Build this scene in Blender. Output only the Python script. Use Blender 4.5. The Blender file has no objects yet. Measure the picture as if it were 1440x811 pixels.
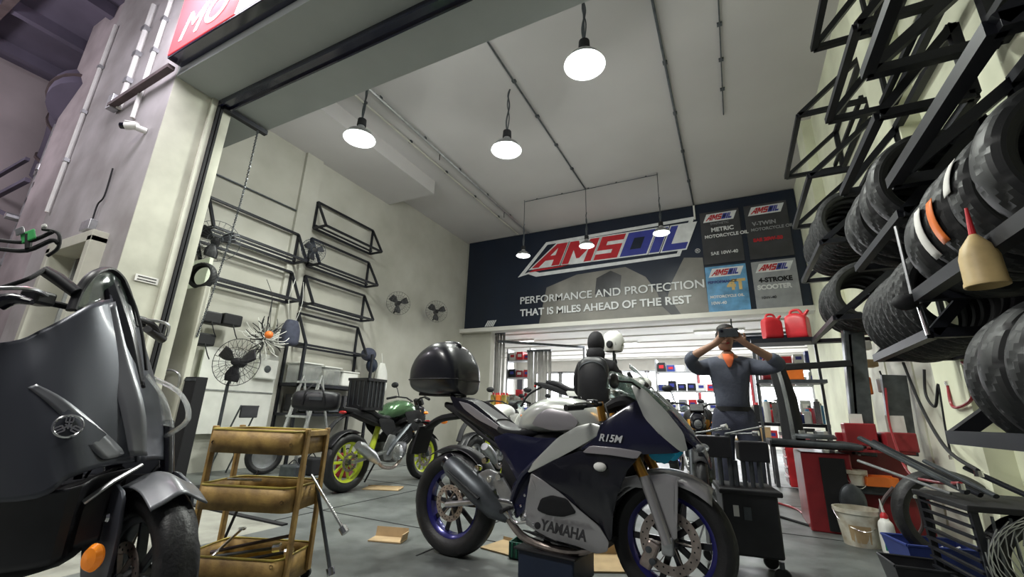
import bpy, bmesh, math, random
from mathutils import Vector, Matrix
R = math.radians; PI = math.pi
random.seed(7)
scn = bpy.context.scene
COL = scn.collection
# ------------------------------------------------------------------ camera
cam = bpy.data.objects.new('camera', bpy.data.cameras.new('camera')); COL.objects.link(cam)
_y, _p, _r = R(-27.142), R(16.289), R(1.882)
_f = Vector((math.sin(_y)*math.cos(_p), math.cos(_y)*math.cos(_p), math.sin(_p)))
_rt = Vector((math.cos(_y), -math.sin(_y), 0)); _up = _rt.cross(_f)
_r2 = math.cos(_r)*_rt + math.sin(_r)*_up; _u2 = -math.sin(_r)*_rt + math.cos(_r)*_up
_m = Matrix((_r2, _u2, -_f)).transposed().to_4x4(); _m.translation = Vector((0, 0, .88))
cam.matrix_world = _m
cam.data.sensor_width = 36; cam.data.lens = 603.9/1440*36; cam.data.clip_start = .02; cam.data.clip_end = 200
scn.camera = cam
# ------------------------------------------------------------------ world, exposure, large lights
scn.view_settings.view_transform = 'Standard'; scn.view_settings.look = 'None'
scn.view_settings.exposure = 0.35; scn.view_settings.gamma = 1
w = bpy.data.worlds.new('world'); scn.world = w; w.use_nodes = True
w.node_tree.nodes['Background'].inputs[0].default_value = (.50, .50, .56, 1)
w.node_tree.nodes['Background'].inputs[1].default_value = .10
def light(name, kind, loc, energy, color=(1,1,1), size=.3, rot=(0,0,0), size_y=None, spot=None):
    l = bpy.data.lights.new(name, kind); l.energy = energy; l.color = color
    if kind == 'AREA':
        l.size = size
        if size_y: l.shape = 'RECTANGLE'; l.size_y = size_y
    else: l.shadow_soft_size = size
    if spot: l.spot_size = spot; l.spot_blend = .5
    o = bpy.data.objects.new(name, l); COL.objects.link(o); o.location = loc; o.rotation_euler = rot; return o
light('back_room_daylight', 'AREA', (-2.5, 14.5, 2.8), 620, (.95, .97, 1), 6, (0, 0, 0), 6)
light('signbox_glow', 'AREA', (-4.6, 1.25, 5.2), 60, (.95, .90, 1), 1.4, (R(55), 0, R(35)), .7)
light('canopy_lamp', 'AREA', (-3.0, -.9, 4.6), 150, (1, .99, .94), 1.2)
light('canopy_fill_far', 'POINT', (-8.6, -.6, 5.0), 130, (1, .94, 1), .3)  # added fill, no fitting here, brightens the far-left canopy and walls
# ------------------------------------------------------------------ materials
MT = {}
def mat(name, col, rough=.5, metal=0., emit=None, es=1., var=.12, scale=6., coat=0., bump=0., alpha=None, trans=0., detail=4, stain=None):
    m = bpy.data.materials.new(name); m.use_nodes = True; nt = m.node_tree; b = nt.nodes['Principled BSDF']
    b.inputs['Roughness'].default_value = rough; b.inputs['Metallic'].default_value = metal
    b.inputs['Coat Weight'].default_value = coat; b.inputs['Coat Roughness'].default_value = .1
    b.inputs['Transmission Weight'].default_value = trans
    c = (*col, 1)
    tc = nt.nodes.new('ShaderNodeTexCoord'); nz = nt.nodes.new('ShaderNodeTexNoise')
    nz.inputs['Scale'].default_value = scale; nz.inputs['Detail'].default_value = detail
    nt.links.new(tc.outputs['Object'], nz.inputs['Vector'])
    cr = nt.nodes.new('ShaderNodeValToRGB'); cr.color_ramp.elements[0].position = .3; cr.color_ramp.elements[1].position = .7
    cr.color_ramp.elements[0].color = (*[x*(1-var) for x in col], 1); cr.color_ramp.elements[1].color = (*[min(1, x*(1+var)) for x in col], 1)
    if stain:
        cr.color_ramp.elements[0].color = (*stain, 1)
    nt.links.new(nz.outputs['Fac'], cr.inputs['Fac']); nt.links.new(cr.outputs['Color'], b.inputs['Base Color'])
    if bump:
        bp = nt.nodes.new('ShaderNodeBump'); bp.inputs['Strength'].default_value = bump; bp.inputs['Distance'].default_value = .01
        n2 = nt.nodes.new('ShaderNodeTexNoise'); n2.inputs['Scale'].default_value = scale*6; nt.links.new(tc.outputs['Object'], n2.inputs['Vector'])
        nt.links.new(n2.outputs['Fac'], bp.inputs['Height']); nt.links.new(bp.outputs['Normal'], b.inputs['Normal'])
    if emit: b.inputs['Emission Color'].default_value = (*emit, 1); b.inputs['Emission Strength'].default_value = es
    if alpha is not None: b.inputs['Alpha'].default_value = alpha
    MT[name] = m; return m
mat('wall_paint', (.50, .49, .44), .8, var=.08, scale=1.3, bump=.1, stain=(.42, .41, .355))
mat('right_wall_paint', (.84, .86, .66), .7, var=.06, scale=1.8, bump=.1, stain=(.68, .69, .52))
mat('facade_paint', (.46, .44, .44), .8, var=.08, scale=1.6, bump=.1, stain=(.30, .28, .27))
mat('reveal_paint', (.60, .60, .50), .7, var=.12, scale=2.2, bump=.1, stain=(.46, .46, .38))
mat('ceiling_paint', (.56, .54, .54), .9, var=.05, scale=.7)
mat('beam_paint', (.40, .43, .42), .8, var=.08, scale=1.2)
mat('panel_white', (.70, .70, .60), .6, var=.08, scale=2.5, stain=(.56, .56, .46))
mat('cladding', (.74, .72, .67), .6, var=.05, scale=2)
mat('black_steel', (.007, .008, .013), .5, .2, var=.3)
mat('grey_steel', (.10, .11, .12), .4, .6, var=.3, scale=12)
mat('galvanised', (.45, .46, .47), .4, .8, var=.15, scale=14)
mat('chrome', (.75, .75, .75), .18, 1.)
mat('alu', (.55, .56, .57), .35, .9, var=.15, scale=20)
mat('rubber', (.013, .013, .014), .5, var=.3, scale=14, bump=.15)
mat('rubber_dusty', (.040, .041, .043), .7, var=.35, scale=10, bump=.15)
mat('black_plastic', (.014, .014, .017), .42, var=.3, scale=9)
mat('matt_black', (.007, .007, .009), .7)
mat('gloss_black', (.006, .006, .012), .25, coat=.3)
mat('box_black', (.008, .009, .014), .32, coat=.25)
mat('navy_paint', (.008, .009, .034), .22, coat=.7)
mat('silver_paint', (.42, .41, .42), .34, .55, coat=.5, var=.04)
mat('tank_silver', (.58, .60, .56), .3, .4, coat=.6, var=.04)
mat('greige_paint', (.36, .34, .36), .35, .4, coat=.4, var=.04)
mat('gold', (.75, .38, .08), .3, .9)
mat('blue_rim', (.02, .02, .16), .25, .4, coat=.5)
mat('yellow_rim', (.66, .78, .05), .35, var=.05, coat=.4)
mat('green_tank', (.10, .20, .10), .22, .5, coat=.8, var=.1)
mat('green_paint', (.04, .35, .2), .3)
mat('cyan_paint', (.02, .35, .55), .3, .2)
mat('disc_steel', (.50, .42, .38), .35, .9, var=.25, scale=25)
mat('engine_grey', (.14, .14, .15), .4, .7, var=.4, scale=15)
mat('matt_grey', (.075, .08, .098), .40, .35, var=.05, scale=2, coat=.15)
mat('matt_grey_light', (.17, .175, .19), .38, .35, var=.05, scale=2, coat=.2)
mat('orange_lens', (.95, .28, .02), .2, emit=(1, .25, .02), es=.15, coat=.5)
mat('red_lens', (.5, .02, .02), .2, coat=.5)
mat('red_paint', (.26, .018, .024), .35, var=.35, scale=4, coat=.2)
mat('red_bright', (.65, .03, .04), .4, var=.15)
mat('orange_plastic', (.85, .20, .03), .45)
mat('yellow_tray', (.42, .27, .085), .55, .1, var=.25, scale=16, stain=(.26, .155, .055), bump=.1)
mat('yellow_tray_in', (.40, .32, .06), .55, .1, var=.3, scale=7, stain=(.20, .14, .03))
mat('white_plastic', (.78, .78, .74), .5, var=.08, scale=5)
mat('bucket_white', (.66, .66, .58), .6, var=.2, scale=9, stain=(.35, .28, .18))
mat('clear_plastic', (.85, .88, .88), .2, trans=.7, alpha=.55)
mat('glass', (.75, .85, .82), .05, trans=.8, alpha=.4)
mat('smoke_glass', (.10, .16, .13), .08, trans=.6, alpha=.6, coat=.5)
mat('tan_bottle', (.58, .43, .20), .5, var=.15, scale=12)
mat('cardboard', (.46, .33, .18), .8, var=.15, scale=8)
mat('paper', (.75, .74, .70), .7)
mat('blue_plastic', (.03, .05, .22), .4)
mat('blue_dark', (.010, .018, .04), .5)
mat('crate_green', (.03, .12, .09), .5)
mat('denim', (.05, .055, .085), .85, var=.2, scale=16, bump=.2)
mat('shirt_grey', (.085, .095, .13), .85, var=.2, scale=7, bump=.2)
mat('shirt_black', (.014, .013, .016), .85, var=.3, scale=9, bump=.2)
mat('shirt_orange', (.75, .16, .05), .8)
mat('skin', (.36, .20, .13), .55, var=.08)
mat('hair', (.015, .012, .011), .6, bump=.4, scale=30)
mat('sign_navy', (.006, .012, .028), .35, var=.3, scale=.6)
mat('print_beige', (.20, .19, .17), .4, var=.3, scale=1.5)
mat('print_dark', (.045, .045, .05), .35, var=.4, scale=2)
mat('print_red', (.50, .02, .03), .35)
mat('print_blue', (.04, .05, .30), .35)
mat('print_white', (.74, .75, .76), .4)
mat('print_grey', (.32, .33, .35), .4)
mat('print_sky', (.12, .32, .55), .4, var=.4, scale=4)
mat('print_gold', (.70, .50, .20), .4)
mat('sign_red', (.65, .04, .05), .8, emit=(1, .10, .11), es=.6, var=.03)
mat('sign_white', (.9, .9, .95), .4, emit=(.95, .93, 1), es=1.1, var=.02)
mat('lamp_glow', (1, 1, 1), .5, emit=(.93, 1, .93), es=22, var=0)
mat('lamp_lens', (.8, .9, .85), .2, emit=(.9, 1, .92), es=5, var=0)
mat('window_glow', (1, 1, 1), .5, emit=(.93, .96, 1), es=4, var=0)
mat('room_wall_glow', (.7, .75, .6), .7, emit=(.75, .85, .6), es=.18, var=.05)  # interior light put into the wall colour as a faint self-glow
mat('tube_light', (1, 1, 1), .5, emit=(1, 1, 1), es=5, var=0)
mat('canopy_dark', (.12, .105, .15), .8, var=.2, scale=1.5)
mat('canopy_brown', (.46, .40, .41), .85, var=.15, scale=1)
mat('facade_stained', (.40, .35, .36), .85, var=.2, scale=1.2, stain=(.20, .17, .17), bump=.1)
mat('rust_pipe', (.12, .09, .09), .6, .2, var=.3, scale=5)
mat('label_green', (.08, .55, .16), .5)
mat('curtain', (.50, .49, .47), .7, var=.15, scale=5, alpha=.93)
mat('fence_mesh', (.12, .12, .12), .5, .4)
# tread rubber: grooves round the tyre centre, cut as relief
def tread_mat(name, col, rough, n_, slope, width):
    m = bpy.data.materials.new(name); m.use_nodes = True; nt = m.node_tree; b = nt.nodes['Principled BSDF']; L = nt.links.new
    tc = nt.nodes.new('ShaderNodeTexCoord'); sx = nt.nodes.new('ShaderNodeSeparateXYZ'); L(tc.outputs['Object'], sx.inputs[0])
    def mth(op, a, c=None, d=None):
        q = nt.nodes.new('ShaderNodeMath'); q.operation = op
        for i, v in enumerate((a, c, d)):
            if v is None: continue
            if isinstance(v, (int, float)): q.inputs[i].default_value = v
            else: L(v, q.inputs[i])
        return q.outputs[0]
    ang = mth('ARCTAN2', sx.outputs['Z'], sx.outputs['X']); ay = mth('ABSOLUTE', sx.outputs['Y'])
    ph = mth('ADD', mth('MULTIPLY', ang, n_), mth('MULTIPLY', ay, slope)); g = mth('GREATER_THAN', mth('SINE', ph), width)
    rr = mth('SQRT', mth('ADD', mth('MULTIPLY', sx.outputs['X'], sx.outputs['X']), mth('MULTIPLY', sx.outputs['Z'], sx.outputs['Z'])))
    tr = mth('GREATER_THAN', rr, .277); side = mth('GREATER_THAN', mth('SINE', mth('MULTIPLY', rr, 420)), .6)
    h = mth('SUBTRACT', 1, mth('MULTIPLY', g, tr)); h2 = mth('SUBTRACT', h, mth('MULTIPLY', mth('MULTIPLY', side, mth('SUBTRACT', 1, tr)), .25))
    bp = nt.nodes.new('ShaderNodeBump'); bp.inputs['Strength'].default_value = 1; bp.inputs['Distance'].default_value = .008
    L(h2, bp.inputs['Height']); L(bp.outputs['Normal'], b.inputs['Normal'])
    nz = nt.nodes.new('ShaderNodeTexNoise'); nz.inputs['Scale'].default_value = 9; L(tc.outputs['Object'], nz.inputs['Vector'])
    mx = nt.nodes.new('ShaderNodeMix'); mx.data_type = 'RGBA'; L(nz.outputs['Fac'], mx.inputs[0]); mx.inputs[6].default_value = (*[c*.7 for c in col], 1); mx.inputs[7].default_value = (*[c*1.4 for c in col], 1)
    L(mx.outputs[2], b.inputs['Base Color']); b.inputs['Roughness'].default_value = rough; MT[name] = m
tread_mat('tread_a', (.011, .012, .013), .55, 18, 70, .72); tread_mat('tread_b', (.020, .021, .022), .6, 26, 30, .6); tread_mat('tread_c', (.010, .011, .012), .52, 14, -60, .78)
# floor: painted concrete with scuffs and oil
def floor_mat(name, a, b_, c, rough):
    m = bpy.data.materials.new(name); m.use_nodes = True; nt = m.node_tree; b = nt.nodes['Principled BSDF']
    tc = nt.nodes.new('ShaderNodeTexCoord')
    n1 = nt.nodes.new('ShaderNodeTexNoise'); n1.inputs['Scale'].default_value = 1.1; n1.inputs['Detail'].default_value = 8; n1.inputs['Roughness'].default_value = .62
    n2 = nt.nodes.new('ShaderNodeTexNoise'); n2.inputs['Scale'].default_value = 7; n2.inputs['Detail'].default_value = 6
    for n in (n1, n2): nt.links.new(tc.outputs['Object'], n.inputs['Vector'])
    cr = nt.nodes.new('ShaderNodeValToRGB'); e = cr.color_ramp.elements; e[0].position = .36; e[0].color = (*a, 1); e[1].position = .62; e[1].color = (*c, 1)
    k = cr.color_ramp.elements.new(.48); k.color = (*b_, 1)
    nt.links.new(n1.outputs['Fac'], cr.inputs['Fac'])
    mx = nt.nodes.new('ShaderNodeMix'); mx.data_type = 'RGBA'; mx.blend_type = 'MULTIPLY'; mx.inputs[0].default_value = .5
    nt.links.new(cr.outputs['Color'], mx.inputs[6]); nt.links.new(n2.outputs['Fac'], mx.inputs[7]); nt.links.new(mx.outputs[2], b.inputs['Base Color'])
    mr = nt.nodes.new('ShaderNodeMapRange'); mr.inputs['To Min'].default_value = rough-.15; mr.inputs['To Max'].default_value = rough+.2
    nt.links.new(n2.outputs['Fac'], mr.inputs['Value']); nt.links.new(mr.outputs['Result'], b.inputs['Roughness'])
    bp = nt.nodes.new('ShaderNodeBump'); bp.inputs['Strength'].default_value = .15; bp.inputs['Distance'].default_value = .01
    nt.links.new(n2.outputs['Fac'], bp.inputs['Height']); nt.links.new(bp.outputs['Normal'], b.inputs['Normal'])
    MT[name] = m
floor_mat('floor_paint', (.085, .095, .09), (.17, .185, .18), (.24, .255, .245), .42)
floor_mat('apron_concrete', (.26, .26, .22), (.42, .42, .36), (.50, .50, .43), .7)

# ------------------------------------------------------------------ mesh helpers
def cr(pts, k=4, closed=False):
    P = [Vector(p) for p in pts]; n = len(P); out = []
    rng = range(n) if closed else range(n-1)
    for i in rng:
        g = (lambda j: P[j % n]) if closed else (lambda j: P[max(0, min(n-1, j))])
        a, b, c, d = g(i-1), g(i), g(i+1), g(i+2)
        for q in range(k):
            t = q/k
            out.append(.5*((2*b)+(c-a)*t+(2*a-5*b+4*c-d)*t*t+(3*b-a-3*c+d)*t**3))
    if not closed: out.append(P[-1])
    return out
class MB:
    def __init__(s): s.v = []; s.f = []; s.T = Matrix.Identity(4)
    def add(s, vs, fs):
        o = len(s.v); s.v += [tuple(s.T @ Vector(v)) for v in vs]; s.f += [tuple(i+o for i in f) for f in fs]; return s
    def box(s, c, d, rot=None):
        h = [x/2 for x in d]; M_ = Matrix.Rotation(0, 3, 'Z') if rot is None else rot
        vs = [Vector(c)+M_ @ Vector((h[0]*a, h[1]*b, h[2]*e)) for a in (-1, 1) for b in (-1, 1) for e in (-1, 1)]
        return s.add(vs, [(0,1,3,2),(4,6,7,5),(0,4,5,1),(2,3,7,6),(0,2,6,4),(1,5,7,3)])
    def tube(s, pts, r, n=8, caps=True, flat=1.):
        P = [Vector(p) for p in pts]; m = len(P); vs = []; fs = []
        rr = r if isinstance(r, (list, tuple)) else [r]*m
        up = None
        for i, p in enumerate(P):
            t = (P[min(i+1, m-1)]-P[max(i-1, 0)]).normalized()
            if up is None: up = Vector((0, 0, 1)) if abs(t.z) < .9 else Vector((0, 1, 0))
            x = t.cross(up)
            if x.length < 1e-5: x = t.orthogonal()
            x.normalize(); y = x.cross(t).normalized(); up = y
            for j in range(n):
                a = 2*PI*(j+.5)/n; vs.append(p+x*math.cos(a)*rr[i]+y*math.sin(a)*rr[i]*flat)
        for i in range(m-1):
            for j in range(n):
                fs.append((i*n+j, i*n+(j+1) % n, (i+1)*n+(j+1) % n, (i+1)*n+j))
        if caps: fs.append(tuple(range(n-1, -1, -1))); fs.append(tuple((m-1)*n+j for j in range(n)))
        return s.add(vs, fs)
    def bar(s, a, b, t, t2=None):                      # square section bar
        a, b = Vector(a), Vector(b); d = b-a; L = d.length; z = d.normalized()
        x = z.cross(Vector((0, 0, 1)) if abs(z.z) < .95 else Vector((0, 1, 0))).normalized(); y = z.cross(x)
        t2 = t2 or t; vs = []
        for p in (a, b):
            for u, w_ in ((-1,-1),(1,-1),(1,1),(-1,1)): vs.append(p+x*u*t/2+y*w_*t2/2)
        return s.add(vs, [(3,2,1,0),(4,5,6,7),(0,1,5,4),(1,2,6,5),(2,3,7,6),(3,0,4,7)])
    def lathe(s, prof, c=(0,0,0), ax='z', n=24, closed=False, fn=None):
        vs = []; fs = []; m = len(prof); c = Vector(c)
        for i in range(n):
            a = 2*PI*i/n
            for j, (r, h) in enumerate(prof):
                if fn: r = fn(i, j, r)
                u, w_ = r*math.cos(a), r*math.sin(a)
                vs.append(c+Vector({'z': (u, w_, h), 'y': (u, h, w_), 'x': (h, u, w_)}[ax]))
        for i in range(n):
            k = (i+1) % n
            for j in range(m if closed else m-1):
                l = (j+1) % m; fs.append((i*m+j, k*m+j, k*m+l, i*m+l))
        return s.add(vs, fs)
    def loft(s, st, n=16, p=2.5, k=4, caps=True):      # stations (x, yc, zc, hw, hz)
        S = cr([Vector(q[:3]) for q in st], k) ; H = cr([Vector((q[3], q[4], 0)) for q in st], k)
        vs = []; fs = []
        for c, h in zip(S, H):
            for j in range(n):
                a = 2*PI*j/n; ca, sa = math.cos(a), math.sin(a)
                vs.append((c.x, c.y+max(h.x, .002)*math.copysign(abs(ca)**(2/p), ca), c.z+max(h.y, .002)*math.copysign(abs(sa)**(2/p), sa)))
        m = len(S)
        for i in range(m-1):
            for j in range(n): fs.append((i*n+j, i*n+(j+1) % n, (i+1)*n+(j+1) % n, (i+1)*n+j))
        if caps: fs.append(tuple(range(n-1, -1, -1))); fs.append(tuple((m-1)*n+j for j in range(n)))
        return s.add(vs, fs)
    def ell(s, c, r, n=16, m=10, rot=None):
        c = Vector(c); vs = []; fs = []
        for i in range(m+1):
            t = PI*i/m
            for j in range(n):
                a = 2*PI*j/n; q = Vector((r[0]*math.sin(t)*math.cos(a), r[1]*math.sin(t)*math.sin(a), r[2]*math.cos(t)))
                vs.append(c+(rot @ q if rot else q))
        for i in range(m):
            for j in range(n): fs.append((i*n+j, (i+1)*n+j, (i+1)*n+(j+1) % n, i*n+(j+1) % n))
        return s.add(vs, fs)
    def grid(s, rows, k=3, ku=None):                   # surface through a net of control points
        ku = ku or k
        A = [cr(r, ku) for r in rows]; B = [cr([A[i][j] for i in range(len(A))], k) for j in range(len(A[0]))]
        n, m = len(B), len(B[0]); vs = [B[i][j] for i in range(n) for j in range(m)]
        return s.add(vs, [(i*m+j, (i+1)*m+j, (i+1)*m+j+1, i*m+j+1) for i in range(n-1) for j in range(m-1)])
    def prism(s, poly, y0, y1):                        # polygon in x,z extruded along y
        n = len(poly)
        vs = [(a, y0, b) for a, b in poly]+[(a, y1, b) for a, b in poly]
        return s.add(vs, [tuple(range(n)), tuple(range(2*n-1, n-1, -1))]+[(i, n+i, n+(i+1) % n, (i+1) % n) for i in range(n)])
    def mesh(s, name):
        me = bpy.data.meshes.new(name); me.from_pydata(s.v, [], s.f)
        b = bmesh.new(); b.from_mesh(me); bmesh.ops.recalc_face_normals(b, faces=b.faces); b.to_mesh(me); b.free(); return me
    def build(s, name, m, parent=None, smooth=True, bevel=0, solid=0, sub=0, angle=35):
        me = s.mesh(name); me.materials.append(MT[m])
        o = bpy.data.objects.new(name, me); COL.objects.link(o)
        if parent: o.parent = parent
        if solid: q = o.modifiers.new('s', 'SOLIDIFY'); q.thickness = solid; q.offset = 0
        if bevel: q = o.modifiers.new('b', 'BEVEL'); q.width = bevel; q.segments = 2; q.limit_method = 'ANGLE'; q.angle_limit = R(40)
        if sub: q = o.modifiers.new('u', 'SUBSURF'); q.levels = q.render_levels = sub
        if smooth:
            me.shade_smooth()
            me.set_sharp_from_angle(angle=R(angle))
        return o
def tag(o, label=None, cat=None, group=None, kind=None):
    for k_, v_ in (('label', label), ('category', cat), ('group', group), ('kind', kind)):
        if v_: o[k_] = v_
    return o
def empty(name, loc=(0,0,0), rz=0, label=None, cat=None, group=None, rot=None):
    o = bpy.data.objects.new(name, None); COL.objects.link(o); o.empty_display_size = .1
    o.location = loc; o.rotation_euler = rot or (0, 0, rz); return tag(o, label, cat, group)
def struct(name, mb, m, parent=None, **k):
    o = mb.build(name, m, parent, **k)
    if not parent: o['kind'] = 'structure'
    return o
def kids(o): return [c for c in bpy.data.objects if c.parent == o]
CH = {}
def copy_tree(o, loc=None, rot=None, label=None, parent=None, group=None, scale=None):
    ch = CH.get(o.name)
    if ch is None: ch = CH[o.name] = [c.name for c in kids(o)]
    c = o.copy(); COL.objects.link(c)
    if parent is not None: c.parent = parent
    if loc is not None: c.location = loc
    if rot is not None: c.rotation_euler = rot
    if scale is not None: c.scale = scale
    if label: c['label'] = label
    if group: c['group'] = group
    for q in ch: copy_tree(bpy.data.objects[q], parent=c)
    return c
def ring(prof, r, y, n=24): pass
def panel(name, pts, y, m, parent=None, side=-1, th=.006, wf=None, cuts=2, rnd=True, sh=0):
    P = [(a, b) for a, b in pts]
    if rnd:                                            # soften the corners a little
        Q = []
        for i in range(len(P)):
            a, b, c = P[i-1], P[i], P[(i+1) % len(P)]
            Q.append((b[0]+(a[0]-b[0])*.12, b[1]+(a[1]-b[1])*.12)); Q.append((b[0]+(c[0]-b[0])*.12, b[1]+(c[1]-b[1])*.12))
        P = Q
    b = bmesh.new(); f = b.faces.new([b.verts.new((q[0], 0, q[1])) for q in P])
    bmesh.ops.triangulate(b, faces=[f])
    for _ in range(cuts): bmesh.ops.subdivide_edges(b, edges=b.edges[:], cuts=1, use_grid_fill=True)
    bmesh.ops.triangulate(b, faces=b.faces[:])
    for v in b.verts: v.co.y = side*((wf(v.co.x, v.co.z) if wf else 0)+y)
    bmesh.ops.recalc_face_normals(b, faces=b.faces)
    me = bpy.data.meshes.new(name); b.to_mesh(me); b.free(); me.materials.append(MT[m]); me.shade_smooth()
    o = bpy.data.objects.new(name, me); COL.objects.link(o); o.parent = parent
    q = o.modifiers.new('s', 'SOLIDIFY'); q.thickness = th; q.offset = 0
    q = o.modifiers.new('b', 'BEVEL'); q.width = th*.35; q.segments = 2; q.limit_method = 'ANGLE'; q.angle_limit = R(50)
    return o
FONTC = {}
def text(s, m, size, loc, rot, parent=None, name='lettering', shear=0., bold=.0, ext=.003, sx=1., align='LEFT', label=None, spacing=1.):
    c = bpy.data.curves.new(name, 'FONT'); c.body = s; c.size = size; c.shear = shear; c.offset = bold; c.extrude = ext; c.align_x = align; c.space_character = spacing
    o = bpy.data.objects.new(name, c); COL.objects.link(o)
    dg = bpy.context.evaluated_depsgraph_get(); me = bpy.data.meshes.new_from_object(o.evaluated_get(dg)); bpy.data.objects.remove(o)
    me.materials.clear(); me.materials.append(MT[m])
    q = bpy.data.objects.new(name, me); COL.objects.link(q); q.location = loc; q.rotation_euler = rot; q.scale = (sx, 1, 1)
    if parent: q.parent = parent
    if label: q['label'] = label
    return q
ORD = ['first','second','third','fourth','fifth','sixth','seventh','eighth','ninth','tenth','eleventh','twelfth']
# ================================================================== SETTING
YB = 9.8; XL = -6.5; XR = 1.54; ZC = 5.6; ZS = 4.4; XJ = -5.25; YF = 1.8
struct('floor', MB().box((-2.5, 11.5, -.05), (14, 18, .1)).box((.9, -2.0, -.05), (8.2, 9.0, .1)), 'floor_paint', smooth=False)
struct('apron_floor', MB().box((-8.1, -2.0, -.05), (9.8, 9.0, .1)), 'apron_concrete', smooth=False)['kind'] = 'structure'
# floor joints: grey saw-cut strips set in the slab
fj = bpy.data.objects['floor']
for yy in (3.05, 4.6, 6.1, 7.7):
    MB().box((-2.5, yy, .0012), (8, .012, .003)).build('floor_joint', 'matt_black', fj, smooth=False)
for xx in (-5.0, -3.4, -1.9, -.35, 1.1):
    MB().box((xx, 6.1, .0012), (.012, 7.2, .003)).build('floor_joint', 'matt_black', fj, smooth=False)
struct('trim_1', MB().box((-4.7, 2.53, .006), (3.0, .05, .012)), 'matt_black', smooth=False)
struct('ceiling', MB().box((-2.48, 6.3, ZC+.05), (8.3, 7.4, .1)), 'ceiling_paint', smooth=False)
wl = struct('wall_left', MB().box((XL-.1, 6.3, 2.8), (.2, 7.4, 5.6)), 'wall_paint', smooth=False)
MB().box((XL+.03, 4.50, 2.8), (.06, .34, 5.6)).build('pilaster', 'wall_paint', wl, smooth=False)
wr = struct('wall_right', MB().box((XR+.1, 6.3, 2.8), (.2, 10, 5.6)), 'right_wall_paint', smooth=False)
for yy in (4.25, 7.6): MB().box((XR-.07, yy, 2.8), (.14, .5, 5.6)).build('pilaster', 'right_wall_paint', wr, smooth=False)
for (a, b) in ((4.55, 5.3), (5.35, 6.1), (6.15, 6.9)):
    MB().box((XR-.01, (a+b)/2, .95), (.02, b-a, 1.75)).build('panel', 'panel_white', wr, smooth=False, bevel=.004)
# back wall above the opening, with the second room behind
struct('wall_back', MB().box((-2.48, YB+.1, 4.32), (8.3, .2, 2.56)), 'wall_paint', smooth=False)
wb = struct('wall_back_side', MB().box((-6.05, YB+.1, 1.52), (.9, .2, 3.04)), 'wall_paint', smooth=False)
struct('trim_2', MB().box((-2.48, YB+.0, 3.0), (8.1, .34, .1)), 'cladding', smooth=False)
# back room
cb = struct('ceiling_back', MB().box((-3.2, 14, 3.32), (12, 8.4, .1)), 'cladding', smooth=False)
for i in range(14):
    MB().box((-3.2, 10.15+i*.6, 3.25-.03*(i % 2)), (12, .585, .04)).build('plank', 'cladding', cb, smooth=False, bevel=.006)
struct('wall_back_room', MB().box((-3.2, 18.2, .5), (12, .2, 1.0)).box((-3.2, 18.2, 3.05), (12, .2, .6)), 'cladding', smooth=False)
struct('wall_back_left', MB().box((-9.0, 14, 1.65), (.2, 8.4, 3.3)), 'cladding', smooth=False)
struct('wall_back_right', MB().box((2.6, 14, 1.65), (.2, 8.4, 3.3)), 'wall_paint', smooth=False)
for i in range(6):
    x0 = -8.6+i*1.85
    wn = struct('window_%d' % (i+1), MB().box((x0+.05, 18.15, 1.85), (.08, .1, 1.75)).box((x0+1.8, 18.15, 1.85), (.08, .1, 1.75)).box((x0+.92, 18.15, 1.02), (1.8, .1, .08)).box((x0+.92, 18.15, 2.7), (1.8, .1, .08)).box((x0+.92, 18.15, 1.9), (.05, .08, 1.7)), 'red_paint' if i in (4,) else 'galvanised', smooth=False)
    MB().box((x0+.47, 18.2, 1.86), (.86, .02, 1.6)).build('pane', 'window_glow', wn, smooth=False)
    MB().box((x0+1.37, 18.2, 1.86), (.86, .02, 1.6)).build('pane', 'window_glow', wn, smooth=False)
for i in range(3):
    t = empty('tube_light', (-6.2+i*3., 12.6+(i % 2)*1.3, 3.2), 0, ['tube light under the planked ceiling, leftmost beyond the opening', 'tube light under the planked ceiling, middle one beyond the opening', 'tube light under the planked ceiling, rightmost beyond the opening'][i], 'light', 'tube lights in the back room')
    MB().box((0, 0, -.0), (1.25, .09, .05)).build('housing', 'white_plastic', t, smooth=False, bevel=.004)
    MB().tube([(-.58, 0, -.045), (.58, 0, -.045)], .016).build('tube', 'tube_light', t)
# front beam, soffit, shutter guide
bf = struct('wall_front', MB().box((-2.0, 2.337, 5.0), (8.6, 1.066, 1.2)), 'beam_paint', smooth=False)
bf.data.materials[0] = MT['beam_paint']
struct('trim_3', MB().box((-1.9, 2.31, 4.375), (6.8, .13, .05)).box((-1.9, 2.255, 4.36), (6.8, .02, .08)).box((-1.9, 2.365, 4.36), (6.8, .02, .08)), 'navy_paint', smooth=False)
struct('trim_4', MB().box((XJ+.03, 2.26, 2.2), (.06, .025, 4.4)).box((XJ+.025, 2.30, 2.2), (.05, .025, 4.4)).box((XJ+.005, 2.28, 2.2), (.01, .06, 4.4)), 'matt_black', smooth=False)
struct('trim_5', MB().box((XJ+.02, 2.215, 2.2), (.04, .06, 4.4)), 'panel_white', smooth=False)
fl = struct('wall_facade_left', MB().box((XJ-.1, 2.116, 2.8), (.2, .628, 5.6)), 'reveal_paint', smooth=False)
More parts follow.
